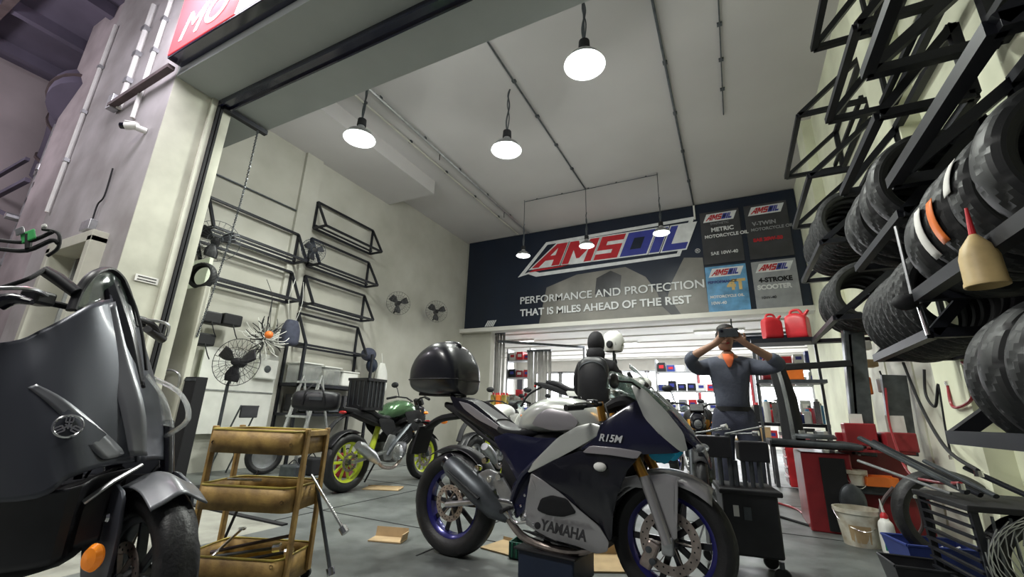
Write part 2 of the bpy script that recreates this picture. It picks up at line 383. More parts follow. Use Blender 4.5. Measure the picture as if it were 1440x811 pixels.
# facade wall with a door opening (x -6.75 .. -5.68, top 2.5)
fw = struct('wall_facade', MB().box((-5.47, YF+.1, 3.4), (.42, .2, 6.8)).box((-7.25, YF+.1, 3.4), (1.0, .2, 6.8)).box((-6.215, YF+.1, 4.65), (1.07, .2, 4.3)).box((-1.2, YF+.1, 6.2), (8.1, .2, 1.2)), 'facade_paint', smooth=False)
struct('wall_facade_end', MB().box((-8.30, YF+.12, 3.4), (1.1, .2, 6.8)), 'facade_stained', smooth=False)
dr = struct('door_1', MB().box((-5.72, YF+.0, 1.25), (.1, .26, 2.5)).box((-6.72, YF+.0, 1.25), (.1, .26, 2.5)).box((-6.22, YF+.0, 2.5), (1.1, .26, .12)), 'reveal_paint', smooth=False, bevel=.006)
MB().box((-6.22, YF+.12, 2.3), (.9, .05, .28)).build('transom_panel', 'rust_pipe', dr, smooth=False)
MB().box((-6.5, YF+.5, 1.2), (.04, .9, 2.4)).build('door_leaf', 'galvanised', dr, smooth=False)
MB().box((-6.2, YF+.95, 1.3), (1.3, .04, 2.6)).build('room_wall', 'room_wall_glow', dr, smooth=False)  # wall glows by itself in place of a lit room
MB().bar((-6.6, YF+.85, 1.35), (-5.8, YF+.85, 2.25), .05, .03).bar((-6.6, YF+.85, 1.85), (-5.8, YF+.85, 2.1), .03, .03).bar((-6.6, YF+.85, 1.6), (-5.8, YF+.85, 1.95), .03, .03).build('stair_rail', 'galvanised', dr, smooth=False)
# ceiling bulkhead along the left wall
struct('trim_6', MB().box((-5.88, 5.05, 5.45), (1.24, 2.9, .3)), 'ceiling_paint', smooth=False)
# outside, far left: canopy and neighbour wall
struct('canopy_slab', MB().box((-8, 1.5, 6.9), (9, 9, .2)), 'canopy_dark', smooth=False)
cnp = bpy.data.objects['canopy_slab']
for i in range(6): MB().box((-12+1.3*i, 1.5, 6.7), (.12, 8, .2)).build('beam', 'canopy_dark', cnp, smooth=False)
for i in range(3): MB().box((-8, -1.2+2.2*i, 6.62), (9, .1, .12)).build('beam', 'rust_pipe', cnp, smooth=False)
nw = struct('wall_outer', MB().box((-11.4, 1.5, 3.4), (.2, 8, 6.8)).box((-9.8, 4.6, 3.4), (3.4, .2, 6.8)), 'canopy_brown', smooth=False)
for i in range(7):
    MB().box((-9.8, 4.47, .5+i*.9), (3.3, .06, .03)).build('seam', 'canopy_dark', nw, smooth=False)
t = empty('ventilation_duct', (-9.6, 2.6, 0), 0, 'big curved dark sheet-metal duct under the canopy at the upper left', 'duct')
arc = [(-1.4, 0, 4.8), (-.9, -.1, 5.4), (-.2, -.3, 5.75), (.5, -.5, 5.7), (1.0, -.6, 5.2)]
MB().tube(cr(arc, 6), .42, 20).build('duct_tube', 'canopy_dark', t)
for p, q in zip(cr(arc, 6)[3:-3:6], cr(arc, 6)[4:-2:6]):
    MB().tube([p, p+(q-p).normalized()*.05], .45, 20).build('flange', 'rust_pipe', t)
for i, (px_, py_, r_, m_) in enumerate([(-8.95, 1.95, .075, 'rust_pipe'), (-9.25, 2.05, .11, 'canopy_dark'), (-9.52, 2.0, .06, 'galvanised'), (-9.8, 2.1, .10, 'rust_pipe')]):
    t = empty('downpipe', (px_, py_, 0), 0, ['rusty brown downpipe nearest the grey facade wall', 'fat dark downpipe, second from the facade wall', 'thin pale metal downpipe between two dark ones', 'brown downpipe farthest left of the pipe cluster'][i], 'pipe', 'downpipes at the end of the facade')
    MB().tube([(0, 0, .02), (0, 0, 5.2)], r_, 12).build('pipe_body', m_, t)
    for z in (1.2, 2.8, 4.4): MB().lathe([(r_+.018, -.05), (r_+.018, .05), (r_-.005, .05), (r_-.005, -.05)], (0, 0, z), 'z', 14, True).build('clamp', 'galvanised', t)
t = empty('wall_bracket', (-9.7, 1.75, 0), 0, 'dark steel angle bracket with diagonal strut among the pipes at far left', 'bracket')
MB().bar((-1.3, 0, 3.9), (.9, 0, 3.9), .06).build('arm', 'canopy_dark', t, smooth=False)
MB().bar((-1.3, 0, 4.35), (.5, 0, 4.35), .05).build('arm', 'canopy_dark', t, smooth=False)
MB().bar((-.9, 0, 3.9), (.75, 0, 3.35), .05).build('strut', 'canopy_dark', t, smooth=False)
MB().tube([(.75, -.05, 3.35), (.75, .1, 3.35)], .05).build('end_bolt', 'galvanised', t)
# conduits, camera, junction box on the facade
def conduit(pts, r, m, label, name='conduit', cat='pipe'):
    t = empty(name, pts[0], 0, label, cat); q = [Vector(p)-Vector(pts[0]) for p in pts]
    MB().tube(q, r, 8).build('tube', m, t)
    for i in range(1, 4):
        p = q[0].lerp(q[-1], i/4) if len(q) == 2 else q[min(i, len(q)-1)]
        MB().box(p, (r*3.2, r*2.4, r*2.2)).build('saddle', 'galvanised', t, smooth=False)
    return t
conduit([(-7.63, 1.77, 3.17), (-7.2, 1.77, 4.3), (-6.75, 1.77, 5.6)][:1]+[(-7.62, 1.77, 6.2)], .022, 'white_plastic', 'white vertical conduit on the grey facade left of the camera')
conduit([(-6.45, 1.77, 4.35), (-6.45, 1.77, 6.0)], .03, 'white_plastic', 'short white conduit rising above the facade cross bar')
conduit([(-5.95, 1.77, 4.05), (-5.95, 1.77, 6.0)], .025, 'white_plastic', 'white conduit running down the facade to the security camera')
t = empty('cross_bar', (-6.55, 1.72, 4.38), 0, 'dark flat steel bar running from the light box to a pipe bracket', 'bar')
MB().bar((0, 0, 0), (1.35, 0, .06), .07, .05).build('bar_body', 'rust_pipe', t, smooth=False)
MB().box((0, .02, .06), (.12, .1, .2)).build('bracket_plate', 'galvanised', t, smooth=False, bevel=.01)
t = empty('security_camera', (-5.61,1.8,3.77), 0, 'white bullet security camera on the facade beside the opening', 'camera')
MB().tube([(.05, 0, 0), (.03, -.09, 0)], .035, 12).build('mount', 'white_plastic', t)
MB().tube([(.04, -.08, .02), (-.05, -.15, .0)], .042, 14).build('housing', 'white_plastic', t)
MB().tube([(-.045, -.147, .0), (-.085, -.18, -.005)], .034, 14).build('camera_lens', 'gloss_black', t)
MB().box((-.02, -.12, .05), (.10, .07, .01), Matrix.Rotation(R(38), 3, 'Z')).build('sun_hood', 'white_plastic', t, smooth=False)
t = empty('junction_box', (-6.17, 1.8, 2.72), 0, 'small grey junction box with cable above the door', 'box')
MB().box((0, -.03, 0), (.22, .07, .12)).build('box_body', 'galvanised', t, smooth=False, bevel=.006)
MB().tube(cr([(.05, -.03, .06), (.05, -.03, .25), (.12, -.02, .35), (.1, -.02, .7)], 5), .008).build('cable', 'matt_black', t)
MB().box((XJ+.012, 2.05, 2.08), (.006, .2, .07)).build('notice_sticker', 'paper', fl, smooth=False)
for i in range(2): MB().box((XJ+.017, 2.05, 2.095-i*.03), (.004, .16, .008)).build('print_line', 'matt_black', fl, smooth=False)
# light box sign on the facade
t = empty('lightbox_sign', (-5.2, 1.72, 4.5), 0, 'red and white illuminated light box sign mounted over the opening', 'sign')
MB().box((1.9, 0.02, 1.0), (3.8, .16, 2.0)).build('sign_case', 'navy_paint', t, smooth=False, bevel=.01)
o = MB().prism([(.02, .03), (1.22, .03), (1.7, 1.98), (.02, 1.98)], -.068, -.060).build('sign_face', 'sign_red', t, smooth=False); o['label'] = 'red face'
o = MB().prism([(1.22, .03), (3.78, .03), (3.78, 1.98), (1.7, 1.98)], -.068, -.060).build('sign_face', 'sign_white', t, smooth=False); o['label'] = 'face part painted glare-white'  # glowing white stands in for the glare washing out the sign
text('MO', 'sign_white', .50, (.17, -.075, .13), (R(90), 0, 0), t, shear=.3, bold=.0, sx=1.05, spacing=1.05)
# chain hoist bracket
t = empty('shutter_bracket', (-5.2, 2.3, 4.34), 0, 'dark green steel arm projecting inward from the shutter rail corner', 'bracket')
MB().box((.0, .28, 0), (.07, .56, .06)).build('arm', 'black_steel', t, smooth=False, bevel=.004)
t = empty('pull_chain', (-5.18, 2.74, 4.3), 0, 'long slack shutter pull chain hanging from the steel arm', 'chain')
P = [Vector((0, 0, 0)), Vector((-.05, .02, -.9)), Vector((-.12, .0, -1.9)), Vector((-.17, -.05, -2.7))]; P = cr(P, 12)
lk = MB()
for i in range(len(P)-1):
    n_ = 3
    for q in range(n_):
        a = P[i].lerp(P[i+1], q/n_); b = P[i].lerp(P[i+1], (q+.9)/n_)
        s = Vector((.012, 0, 0)) if (i*n_+q) % 2 else Vector((0, .012, 0))
        m_ = (a+b)/2; lk.tube([a, m_+s, b, m_-s, a], .006, 5)
o = lk.build('chain_links', 'grey_steel', t); o['kind'] = 'stuff'
# ceiling services
def cpipe(a, b, r, label, m='galvanised', bx=True):
    t = empty('ceiling_conduit', a, 0, label, 'pipe'); d = Vector(b)-Vector(a)
    MB().tube([(0, 0, 0), d], r, 8).build('tube', m, t)
    for i in range(1, 6): MB().box(d*(i/6)+Vector((0, 0, .015)), (.06, .05, .04)).build('saddle', 'grey_steel', t, smooth=False)
    return t
t = cpipe((-4.48, 2.9, 5.53), (-4.48, 9.6, 5.53), .028, 'galvanised ceiling pipe, thicker of the pair running to the black sign')
cpipe((-4.80, 2.9, 5.55), (-4.80, 9.6, 5.55), .018, 'thin ceiling pipe beside the thicker one running to the black sign', 'wall_paint')
t = empty('pipe_hanger', (-4.48, 5.6, 5.5), 0, 'small hanging pipe clip on the thicker ceiling pipe, halfway along', 'hanger'); MB().tube([(0, 0, 0), (0, 0, -.12)], .008).build('rod', 'matt_black', t)
t = empty('pipe_hanger', (-4.48, 8.2, 5.5), 0, 'small hanging pipe clip on the thicker ceiling pipe, near the black sign', 'hanger'); MB().tube([(0, 0, 0), (0, 0, -.14)], .008).build('rod', 'matt_black', t)
cpipe((-2.45, 2.9, 5.58), (-2.43, 8.04, 5.58), .014, 'thin grey conduit along the ceiling feeding the middle lamps', 'grey_steel')
cpipe((-.40, 2.9, 5.57), (-.40, 9.7, 5.57), .018, 'dark ceiling conduit ending above the oil posters', 'grey_steel')
cpipe((.29, 3.0, 5.58), (.29, 6.65, 5.58), .009, 'short thin dark conduit on the ceiling nearest the right wall', 'grey_steel')
t = empty('conduit_drop', (-.40, 9.7, 5.57), 0, 'short white conduit drop from the ceiling onto the black sign', 'pipe'); MB().tube([(0, 0, 0), (0, .0, -.35)], .02).build('tube', 'white_plastic', t)
t = empty('ceiling_cable', (-3.86, 8.04, 5.57), 0, 'thin cross cable on the ceiling linking the three far lamps', 'cable')
MB().tube([(0, 0, 0), (2.93, 0, .0)], .009, 6).build('cable_run', 'grey_steel', t)
for i in range(5): MB().box((.3+i*.6, 0, .01), (.03, .02, .02)).build('clip', 'grey_steel', t, smooth=False)
# wall services, left
t = empty('wall_conduit', (XL+.03, 3.0, 4.12), 0, 'thin grey conduit running along the left wall above the racks', 'pipe')
MB().tube([(0, 0, 0), (0, 1.5, .03), (0, 1.5, -.3)], .014).build('tube', 'grey_steel', t)
# pendant lamps
def make_lamp():
    t = empty('pendant_lamp', (0,0,0)); t['category'] = 'lamp'; t['group'] = 'bell pendant lamps under the workshop ceiling'
    MB().lathe([(.035, .16), (.05, .15), (.06, .10), (.10, .08), (.17, .03), (.215, -.05), (.225, -.055), (.222, -.062), (.208, -.055), (.165, .02), (.09, .07)], (0,0,0), 'z', 32).build('shade', 'alu', t)
    MB().lathe([(.06, .26), (.065, .16), (.03, .13)], (0,0,0), 'z', 16).lathe([(0, .262), (.06, .26)], (0,0,0), 'z', 16).build('lamp_cap', 'matt_black', t)
    MB().ell((0, 0, .0), (.10, .10, .065), 20, 10).build('bulb', 'lamp_glow', t)
    MB().lathe([(0, -.055), (.12, -.052), (.205, -.045)], (0,0,0), 'z', 28).build('diffuser', 'lamp_lens', t)
    return t
lamp0 = make_lamp()
LP = [(-2.6, 4.75, 4.60, 5.6, 120, 'middle of the three nearer bell lamps, on a twisted dark cable'), (-4.40, 3.68, 4.62, 5.6, 125, 'leftmost bell lamp, near the front beam and white bulkhead'), (-1.10, 3.70, 4.60, 5.6, 150, 'largest brightest bell lamp, nearest the viewer at top centre'),
      (-3.86, 8.02, 4.28, 5.6, 28, 'small far lamp left of the red sign letters'), (-2.42, 8.04, 4.30, 5.6, 28, 'small far lamp in front of the red sign letters'), (-.94, 8.02, 4.33, 5.6, 32, 'small far lamp in front of the blue sign letters')]
for i, (x, y, z, zc, en, lb) in enumerate(LP):
    o = lamp0 if i == 0 else copy_tree(lamp0)
    o.location = (x, y, z); o['label'] = 'silver '+lb; sc_ = 1. if i < 3 else .72; o.scale = (sc_,)*3
    cd = MB()
    H = (zc-z)/sc_
    if i == 0: cd.tube(cr([(0, 0, .25), (-.02, 0, .45), (.02, 0, .7), (-.01, 0, .9), (.02, 0, H)], 6), .012, 6).tube(cr([(0, 0, .25), (.025, 0, .5), (-.015, 0, .75), (.02, 0, H)], 6), .008, 6)
    else: cd.tube([(0, 0, .25), (0, 0, H)], .010, 6)
    cd.build('cord', 'grey_steel', o)
    light('lamp_beam', 'SPOT', (x, y, z-.12), en*1.5, (.97, 1., .92), .16, spot=R(150))
    light('lamp_spill', 'POINT', (x, y, z-.16), en*.42, (.97, 1., .95), .16)
# ================================================================== SIGN BOARD
t = empty('oil_banner', (-6.42, YB-.06, 0), 0, 'wide dark oil brand banner with large slanted red and blue letters on the back wall', 'sign')
W_ = 7.95
MB().box((W_/2, .02, 4.32), (W_, .04, 2.52)).build('banner_board', 'sign_navy', t, smooth=False)
SX = 6.42
def sp(name, poly, lay, m, lb=None):
    o = MB().prism([(a+SX, b) for a, b in poly], -.004*lay-.004, -.004*lay).build(name, m, t, smooth=False)
    if lb: o['label'] = lb
    return o
sp('print_shape', [(-4.2, 3.06), (-4.0, 4.0), (-3.2, 4.25), (-2.0, 4.3), (-1.55, 4.0), (-1.0, 3.06)], 1, 'print_beige', 'faded beige rider picture')
sp('print_shape', [(-2.75, 3.7), (-2.7, 4.1), (-2.35, 4.25), (-2.1, 4.1), (-2.15, 3.7), (-2.45, 3.6)], 2, 'print_dark', 'dark rider silhouette')
sp('print_shape', [(-1.0, 3.8), (-.7, 4.35), (-.32, 4.3), (-.3, 3.06), (-.9, 3.06), (-1.2, 3.2)], 2, 'print_beige')
sp('print_shape', [(-1.35, 3.75), (-1.15, 3.6), (-.85, 3.06), (-1.05, 3.06), (-1.25, 3.3)], 3, 'print_dark')
# logo: white outlined slanted plate, letters, underline tail
L0 = [(-4.82, 4.36), (-4.52, 4.42), (-4.30, 4.32), (-.78, 4.40), (-.40, 5.30), (-4.02, 5.24)]
sp('logo_border', L0, 3, 'print_white', 'white border of the logo')
sp('logo_field', [(-4.62, 4.44), (-4.4, 4.5), (-4.2, 4.42), (-.84, 4.47), (-.53, 5.22), (-3.98, 5.16)], 4, 'sign_navy')
def slant(poly, x0, z0, w_, h_, sh=.42):
    return [(x0+a*w_+b*h_*sh, z0+b*h_) for a, b in poly]
LET = {
 'A': [[(0, 0), (.62, 1), (1, 1), (1, 0), (.72, 0), (.72, .28), (.42, .28), (.26, 0)], [(.54, .48), (.72, .48), (.72, .80)]],
 'M': [[(0, 0), (0, 1), (.3, 1), (.5, .55), (.7, 1), (1, 1), (1, 0), (.76, 0), (.76, .6), (.55, .2), (.45, .2), (.24, .6), (.24, 0)]],
 'S': [[(0, 0), (0, .24), (.66, .24), (.66, .4), (.0, .4), (0, 1), (1, 1), (1, .76), (.32, .76), (.32, .6), (1, .6), (1, 0)]],
 'O': [[(0, 0), (0, 1), (1, 1), (1, 0)], [(.3, .26), (.3, .74), (.7, .74), (.7, .26)]],
 'I': [[(0, 0), (0, 1), (1, 1), (1, 0)]],
 'L': [[(0, 0), (0, 1), (.3, 1), (.3, .26), (1, .26), (1, 0)]]}
def brand(x0, z0, ww, hh, lay, parent_sp=sp, red='print_red', blue='print_blue', outl=True):
    tot = 5.1; u = ww/tot; x = x0
    for ch, wd in (('A', 1.05), ('M', 1.05), ('S', .8), ('O', .85), ('I', .3), ('L', .7)):
        ps = LET[ch]; mcol = red if ch in 'AMS' else blue
        if outl: parent_sp('letter_outline', slant([(-.06, -.05), (-.06, 1.05), (1.06, 1.05), (1.06, -.05)] if ch != 'A' else [(-.1, -.06), (.58, 1.06), (1.06, 1.06), (1.06, -.06)], x, z0, u*wd, hh), lay, 'print_white')
        parent_sp('letter', slant(ps[0], x, z0, u*wd, hh), lay+1, mcol)
        if len(ps) > 1: parent_sp('letter_counter', slant(ps[1], x, z0, u*wd, hh), lay+2, 'print_white' if ch == 'A' else 'sign_navy')
        x += u*(wd+.09)
brand(-4.42, 4.56, 3.70, .58, 5)
sp('underline', [(-4.5, 4.46), (-4.2, 4.47), (-3.6, 4.50), (-3.3, 4.55), (-4.35, 4.53)], 5, 'print_red')
text('\u00ae', 'print_white', .14, (-.46+SX, -.02, 4.42), (R(90), 0, 0), t)
text('PERFORMANCE AND PROTECTION', 'print_white', .262, (-4.74+SX, -.03, 3.62), (R(90), 0, 0), t, sx=1.06, bold=.003)
text("THAT IS MILES AHEAD OF THE REST", 'print_white', .248, (-4.72+SX, -.03, 3.30), (R(90), 0, 0), t, sx=1.03, bold=.006)
text('/////', 'print_white', .2, (-5.75+SX, -.02, 3.1), (R(90), 0, 0), t, shear=.3, bold=.01)
def poster(x0, z0, x1, z1, bg, lines, lb):
    p = empty('oil_poster', ((x0+x1)/2, YB-.085, z0), 0, lb, 'poster', 'oil posters on the banner'); w_ = x1-x0; h_ = z1-z0
    MB().box((0, 0, h_/2), (w_, .012, h_)).build('sheet', bg, p, smooth=False)
    def q(name, poly, lay, m, lb=None):
        o = MB().prism([(a-(x0+x1)/2, b-z0) for a, b in poly], -.003*lay-.008, -.003*lay-.004).build(name, m, p, smooth=False)
    q('logo_plate', [(x0+.06, z1-.24), (x0+.14, z1-.05), (x1-.04, z1-.05), (x1-.12, z1-.24)], 1, 'print_white')
    brand(x0+.11, z1-.21, w_-.28, .13, 2, q, outl=False)
    for (s_, m_, sz, xx, zz, b_) in lines:
        text(s_, m_, sz, (xx-w_/2, -.012, zz), (R(90), 0, 0), p, bold=b_)
poster(-.30, 4.12, .48, 5.34, 'print_dark', [('SYNTHETIC', 'print_grey', .07, .2, .90, 0), ('METRIC', 'print_white', .13, .2, .74, .004), ('MOTORCYCLE OIL', 'print_white', .1, .06, .60, .003), ('SAE 10W-40', 'print_white', .1, .15, .2, .002)], 'dark metric motorcycle oil poster, upper left of the four posters')
poster(.58, 4.12, 1.36, 5.34, 'print_dark', [('V-TWIN', 'print_grey', .12, .12, .74, .004), ('MOTORCYCLE OIL', 'print_grey', .09, .08, .62, .002), ('SAE 20W-50', 'print_red', .1, .1, .38, .006)], 'dark poster with red band, upper right of the four posters')
poster(-.30, 3.06, .48, 4.06, 'print_sky', [('4T', 'print_gold', .30, .40, .46, .015), ('MOTORCYCLE OIL', 'print_white', .075, .05, .30, .003), ('10W-40', 'print_white', .09, .05, .16, .002), ('PERFORMANCE', 'blue_plastic', .08, .03, .62, .003)], 'blue poster with golden 4T, lower left of the four posters')
poster(.58, 3.06, 1.36, 4.06, 'print_grey', [('4-STROKE', 'matt_black', .13, .1, .55, .006), ('SCOOTER', 'print_white', .13, .06, .40, .006), ('10W-40', 'matt_black', .08, .1, .2, 0)], 'pale grey scooter oil poster, lower right of the four posters')
# ================================================================== RACKS
def rack(x_w, x_o, y0, y1, zs, label, group, th=.035, h=.52, full=True, uprights=True):
    t = empty('tyre_rack', (x_w, y0, 0), 0, label, 'rack', group); D = x_o-x_w; L = y1-y0
    def bar(n, a, b, k=1.): MB().bar(a, b, th*k).build(n, 'black_steel', t, smooth=False)
    for z in zs:
        bar('rail', (0, 0, z), (0, L, z)); bar('rail', (D, 0, z), (D, L, z)); bar('rail', (0, 0, z+h), (0, L, z+h))
        bar('rail', (D*.12, 0, z+.05), (D*.12, L, z+.05), .8)
        for y in (0, L):
            bar('cross_bar', (0, y, z), (D, y, z)); bar('brace', (0, y, z+h), (D, y, z)); bar('upright', (0, y, z), (0, y, z+h))
    return t
rack(XL+.08, -6.1, 2.95, 4.42, (3.20, 2.52), 'black steel tyre rack on the left wall, nearer of the two', 'empty racks on the left wall')
rack(XL+.08, -6.1, 4.68, 6.06, (3.95, 3.24, 2.54), 'black steel tyre rack on the left wall, farther one with three empty tiers', 'empty racks on the left wall')
t = rack(XL+.08, -6.1, 4.68, 6.0, (1.85,), 'lowest black rack tier on the left wall above the clear plastic bins', 'empty racks on the left wall', h=.55)
rack(XR-.03, .90, 4.75, 6.1, (4.0, 3.28, 2.56, 1.82), 'tall black tyre rack on the right wall, farthest one', 'tyre racks on the right wall', .045)
rack(XR-.14, .97, 3.0, 4.05, (4.2, 3.42, 2.72, 2.06, 1.36), 'tall black tyre rack on the right wall, middle one', 'tyre racks on the right wall', .05, h=.5)
rack(XR-.03, .92, 1.75, 2.88, (2.95, 2.2, 1.54, .84), 'tall black tyre rack on the right wall, nearest the viewer', 'tyre racks on the right wall', .06, h=.48)
# ================================================================== TYRES
def tyre_mesh(mb, R_=.31, W=.14, n=144, c=(0,0,0), ax='y', seed=3, hole=.215, tread=True):
    # outer tread arc plus sidewalls plus inner opening
    h = W/2
    prof = [(hole, -h*.62), (hole+.012, -h*.80), (hole+.04, -h*.97), (R_-.045, -h*.98), (R_-.022, -h*.86), (R_-.011, -h*.68), (R_-.005, -h*.45), (R_-.001, -h*.22), (R_, 0), (R_-.001, h*.22), (R_-.005, h*.45), (R_-.011, h*.68), (R_-.022, h*.86), (R_-.045, h*.98), (hole+.04, h*.97), (hole+.012, h*.80), (hole, h*.62), (hole+.03, h*.5), (R_-.028, h*.5), (R_-.02, 0), (R_-.028, -h*.5), (hole+.03, -h*.5)]
    def fn(i, j, r):
        if tread and 4 <= j <= 12:
            k = (i+abs(j-8)*2.0+(seed if j > 8 else 0)) % (seed*2)
            if k < 2 and j != 8: return r-.007
        return r
    return mb.lathe(prof, c, ax, n, True, fn)
def make_tyre(name, R_, W, m, seed):
    t = tyre_mesh(MB(), R_, W, 144, seed=seed).build(name, m, None, angle=18)
    t['category'] = 'tyre'; return t
tyA = make_tyre('tyre', .31, .15, 'tread_a', 4); tyB = make_tyre('tyre', .30, .105, 'tread_b', 3); tyC = make_tyre('tyre', .315, .17, 'tread_c', 6)
used = set()
def put(src, loc, rot, label, group):
    if src.name in used: o = src.copy(); COL.objects.link(o)
    else: o = src; used.add(src.name)
    o.location = loc; o.rotation_euler = rot; o['label'] = label; o['group'] = group; return o
def tyre_row(ys, x, zr, srcs, where, group, rr=.31, lean=0.):
    for i, y in enumerate(ys):
        s = srcs[i % len(srcs)]
        z = zr+.02+math.sqrt(max(.01, rr**2-.235**2))
        put(s, (x+random.uniform(-.012, .012), y, z+random.uniform(-.008, .01)), (lean+random.uniform(-.03, .03), random.uniform(0, 6), random.uniform(-.06, .06)), 'black motorcycle tyre, %s from the front on the %s' % (ORD[i], where), group)
g = 'tyres on the right wall racks'
tyre_row((2.02, 2.25, 2.42, 2.58, 2.82), 1.20, 1.59, [tyC, tyA, tyA, tyA, tyC], 'upper tyre shelf of the nearest rack', g)
tyre_row((2.02, 2.19, 2.36, 2.52), 1.20, .86, [tyC, tyA, tyC, tyA], 'lower tyre shelf of the nearest rack', g)
tyre_row((3.16, 3.38, 3.66, 3.84), 1.19, 2.08, [tyC, tyC, tyA, tyC], 'upper tyre shelf of the middle rack', g)
tyre_row((3.12, 3.24, 3.36, 3.48, 3.60, 3.72, 3.86), 1.19, 1.38, [tyB], 'lower tyre shelf of the middle rack', g)
tyre_row((4.85, 4.99, 5.13, 5.27, 5.41, 5.55, 5.69, 5.83), 1.2, 2.58, [tyB], 'upper tyre shelf of the farthest rack', g)
tyre_row((4.84, 5.0, 5.16, 5.32, 5.5), 1.2, 1.84, [tyB, tyA], 'lower tyre shelf of the farthest rack', g)
tyl = [o for o in bpy.data.objects if o.name.startswith('tyre') and o.get('category') == 'tyre']
def tread_label(y, m, a0, a1, wv, lb, s_=None):
    o0 = min((q for q in tyl if abs(q.location.z-1.78) < .1 and q.location.x > 1), key=lambda q: abs(q.location.y-y)); me = MB(); c = o0.location
    rows = []
    for k in range(9):
        a = R(a0+(a1-a0)*k/8); rows.append([(c.x+.3165*math.cos(a)-(0), c.y+h_, c.z+.3165*math.sin(a)) for h_ in (-wv/2, 0, wv/2)])
    ob = me.grid(rows, 1); inv = o0.matrix_world.inverted()
    bpy.context.view_layer.update(); inv = o0.matrix_world.inverted(); ob.v = [tuple(inv @ Vector(v)) for v in ob.v]
    o = ob.build('tyre_label', m, o0, smooth=True, solid=.003); o['label'] = lb
tread_label(2.58, 'paper', 165, 212, .07, 'white paper tread label'); tread_label(2.42, 'orange_plastic', 168, 206, .065, 'orange tread label'); tread_label(2.25, 'paper', 150, 178, .06, 'white paper tread label')
# tyre and black bracket on the left partition top; tyre lower left wall
ty_=put(tyB, (-5.55, 2.69, 2.35), (0, 0, R(60)), 'single black tyre standing on top of the white partition at left', None); ty_.scale = (.55, .95, .55); ty_.rotation_euler = (0, 0, R(25))
# ================================================================== WHEELS AND MOTORBIKES
def wheel(root, x, z, R_, W, rim, nsp=10, disc=.13, side=-1, tm='rubber', rimr=.212, dm='disc_steel', yoff=0.):
    h = W/2
    wh = MB().lathe([(rimr+.014, -h*.62), (rimr-.004, -h*.55), (rimr-.022, -h*.35), (rimr-.026, 0), (rimr-.022, h*.35), (rimr-.004, h*.55), (rimr+.014, h*.62), (rimr+.004, h*.3), (rimr+.002, -h*.3)], (x, yoff, z), 'y', 48, True).build('wheel', rim, root)
    tyre_mesh(MB(), R_, W, 80, (x, yoff, z), seed=5, hole=rimr).build('tyre', tm, wh, angle=30)
    for i in range(nsp):
        a = 2*PI*i/nsp+(.12 if i % 2 else -.12); b = 2*PI*i/nsp
        MB().bar((x+.03*math.cos(a), yoff, z+.03*math.sin(a)), (x+(rimr-.012)*math.cos(b), yoff, z+(rimr-.012)*math.sin(b)), .016, .03).build('spoke', rim if rim != 'blue_rim' else 'gloss_black', wh, smooth=False, bevel=.003)
    MB().lathe([(0, -h*.8), (.028, -h*.8), (.036, -h*.4), (.036, h*.4), (.028, h*.8), (0, h*.8)], (x, yoff, z), 'y', 20).build('hub', 'engine_grey', wh)
    if disc:
        y = yoff+side*(h*.78)
        d = MB()
        d.lathe([(disc, -.002), (disc, .002), (disc*.70, .002), (disc*.70, -.002)], (x, y, z), 'y', 40, True)
        for i in range(6):
            a = 2*PI*i/6; d.bar((x+.03*math.cos(a+.3), y, z+.03*math.sin(a+.3)), (x+disc*.74*math.cos(a), y, z+disc*.74*math.sin(a)), .016, .004)
        d.build('brake_disc', dm, wh, angle=30)
        hb = MB()
        for i in range(30):
            a = 2*PI*i/30; r = disc*(.80 if i % 2 else .91); hb.lathe([(0, -.0028), (.0045, -.0028), (.0045, .0028), (0, .0028)], (x+r*math.cos(a), y, z+r*math.sin(a)), 'y', 6)
        o = hb.build('disc_holes', 'matt_black', wh, smooth=False); o['kind'] = 'stuff'
    return wh
def mirror(root, base, tip, m='black_plastic', s=1.):
    MB().tube([base, (Vector(base)+Vector(tip))/2+Vector((0, 0, .03)), tip], .006, 6).build('mirror_stalk', 'matt_black', root)
    MB().ell(tip, (.02, .065*s, .04*s), 14, 8).build('mirror', m, root)
def cables(root, n, x0, z0, x1, z1, m='matt_black'):
    for i in range(n):
        y = random.uniform(-.12, .12)
        MB().tube(cr([(x0, y, z0), ((x0+x1)/2+random.uniform(-.05, .1), y*1.4, (z0+z1)/2+random.uniform(-.05, .08)), (x1, y*.4, z1)], 6), .005, 5).build('cable', m, root)
def engine(root, x, z, s=1., side=-1):
    e = MB().loft([(x-.17*s, 0, z, .11, .10*s), (x-.05*s, 0, z-.01, .13, .135*s), (x+.10*s, 0, z, .13, .12*s), (x+.19*s, 0, z+.02, .09, .08*s)], 16, 3.5).build('engine', 'engine_grey', root)
    MB().lathe([(0, -.155), (.075*s, -.15), (.095*s, -.135), (.10*s, -.11), (.10*s, -.08)] if side < 0 else [(0, .155), (.095*s, .13), (.1*s, .08)], (x-.02, 0, z-.02), 'y', 26).build('clutch_cover', 'alu', e)
    MB().lathe([(0, .155), (.075*s, .15), (.095*s, .135), (.10*s, .08)], (x-.04, 0, z-.02), 'y', 26).build('generator_cover', 'engine_grey', e)
    rot = Matrix.Rotation(R(-28), 3, 'Y')
    for i in range(7): MB().box(Vector((x+.12*s, 0, z+.10*s))+rot @ Vector((0, 0, i*.026)), (.16*s, .19, .014), rot).build('cooling_fin', 'engine_grey', e, smooth=False, bevel=.002)
    for i in range(8):
        a = 2*PI*i/8; MB().lathe([(0, -.158), (.008, -.156), (.008, -.13)], (x-.02+.082*s*math.cos(a), 0, z-.02+.082*s*math.sin(a)), 'y', 6).build('bolt', 'chrome', e, smooth=False)
    return e
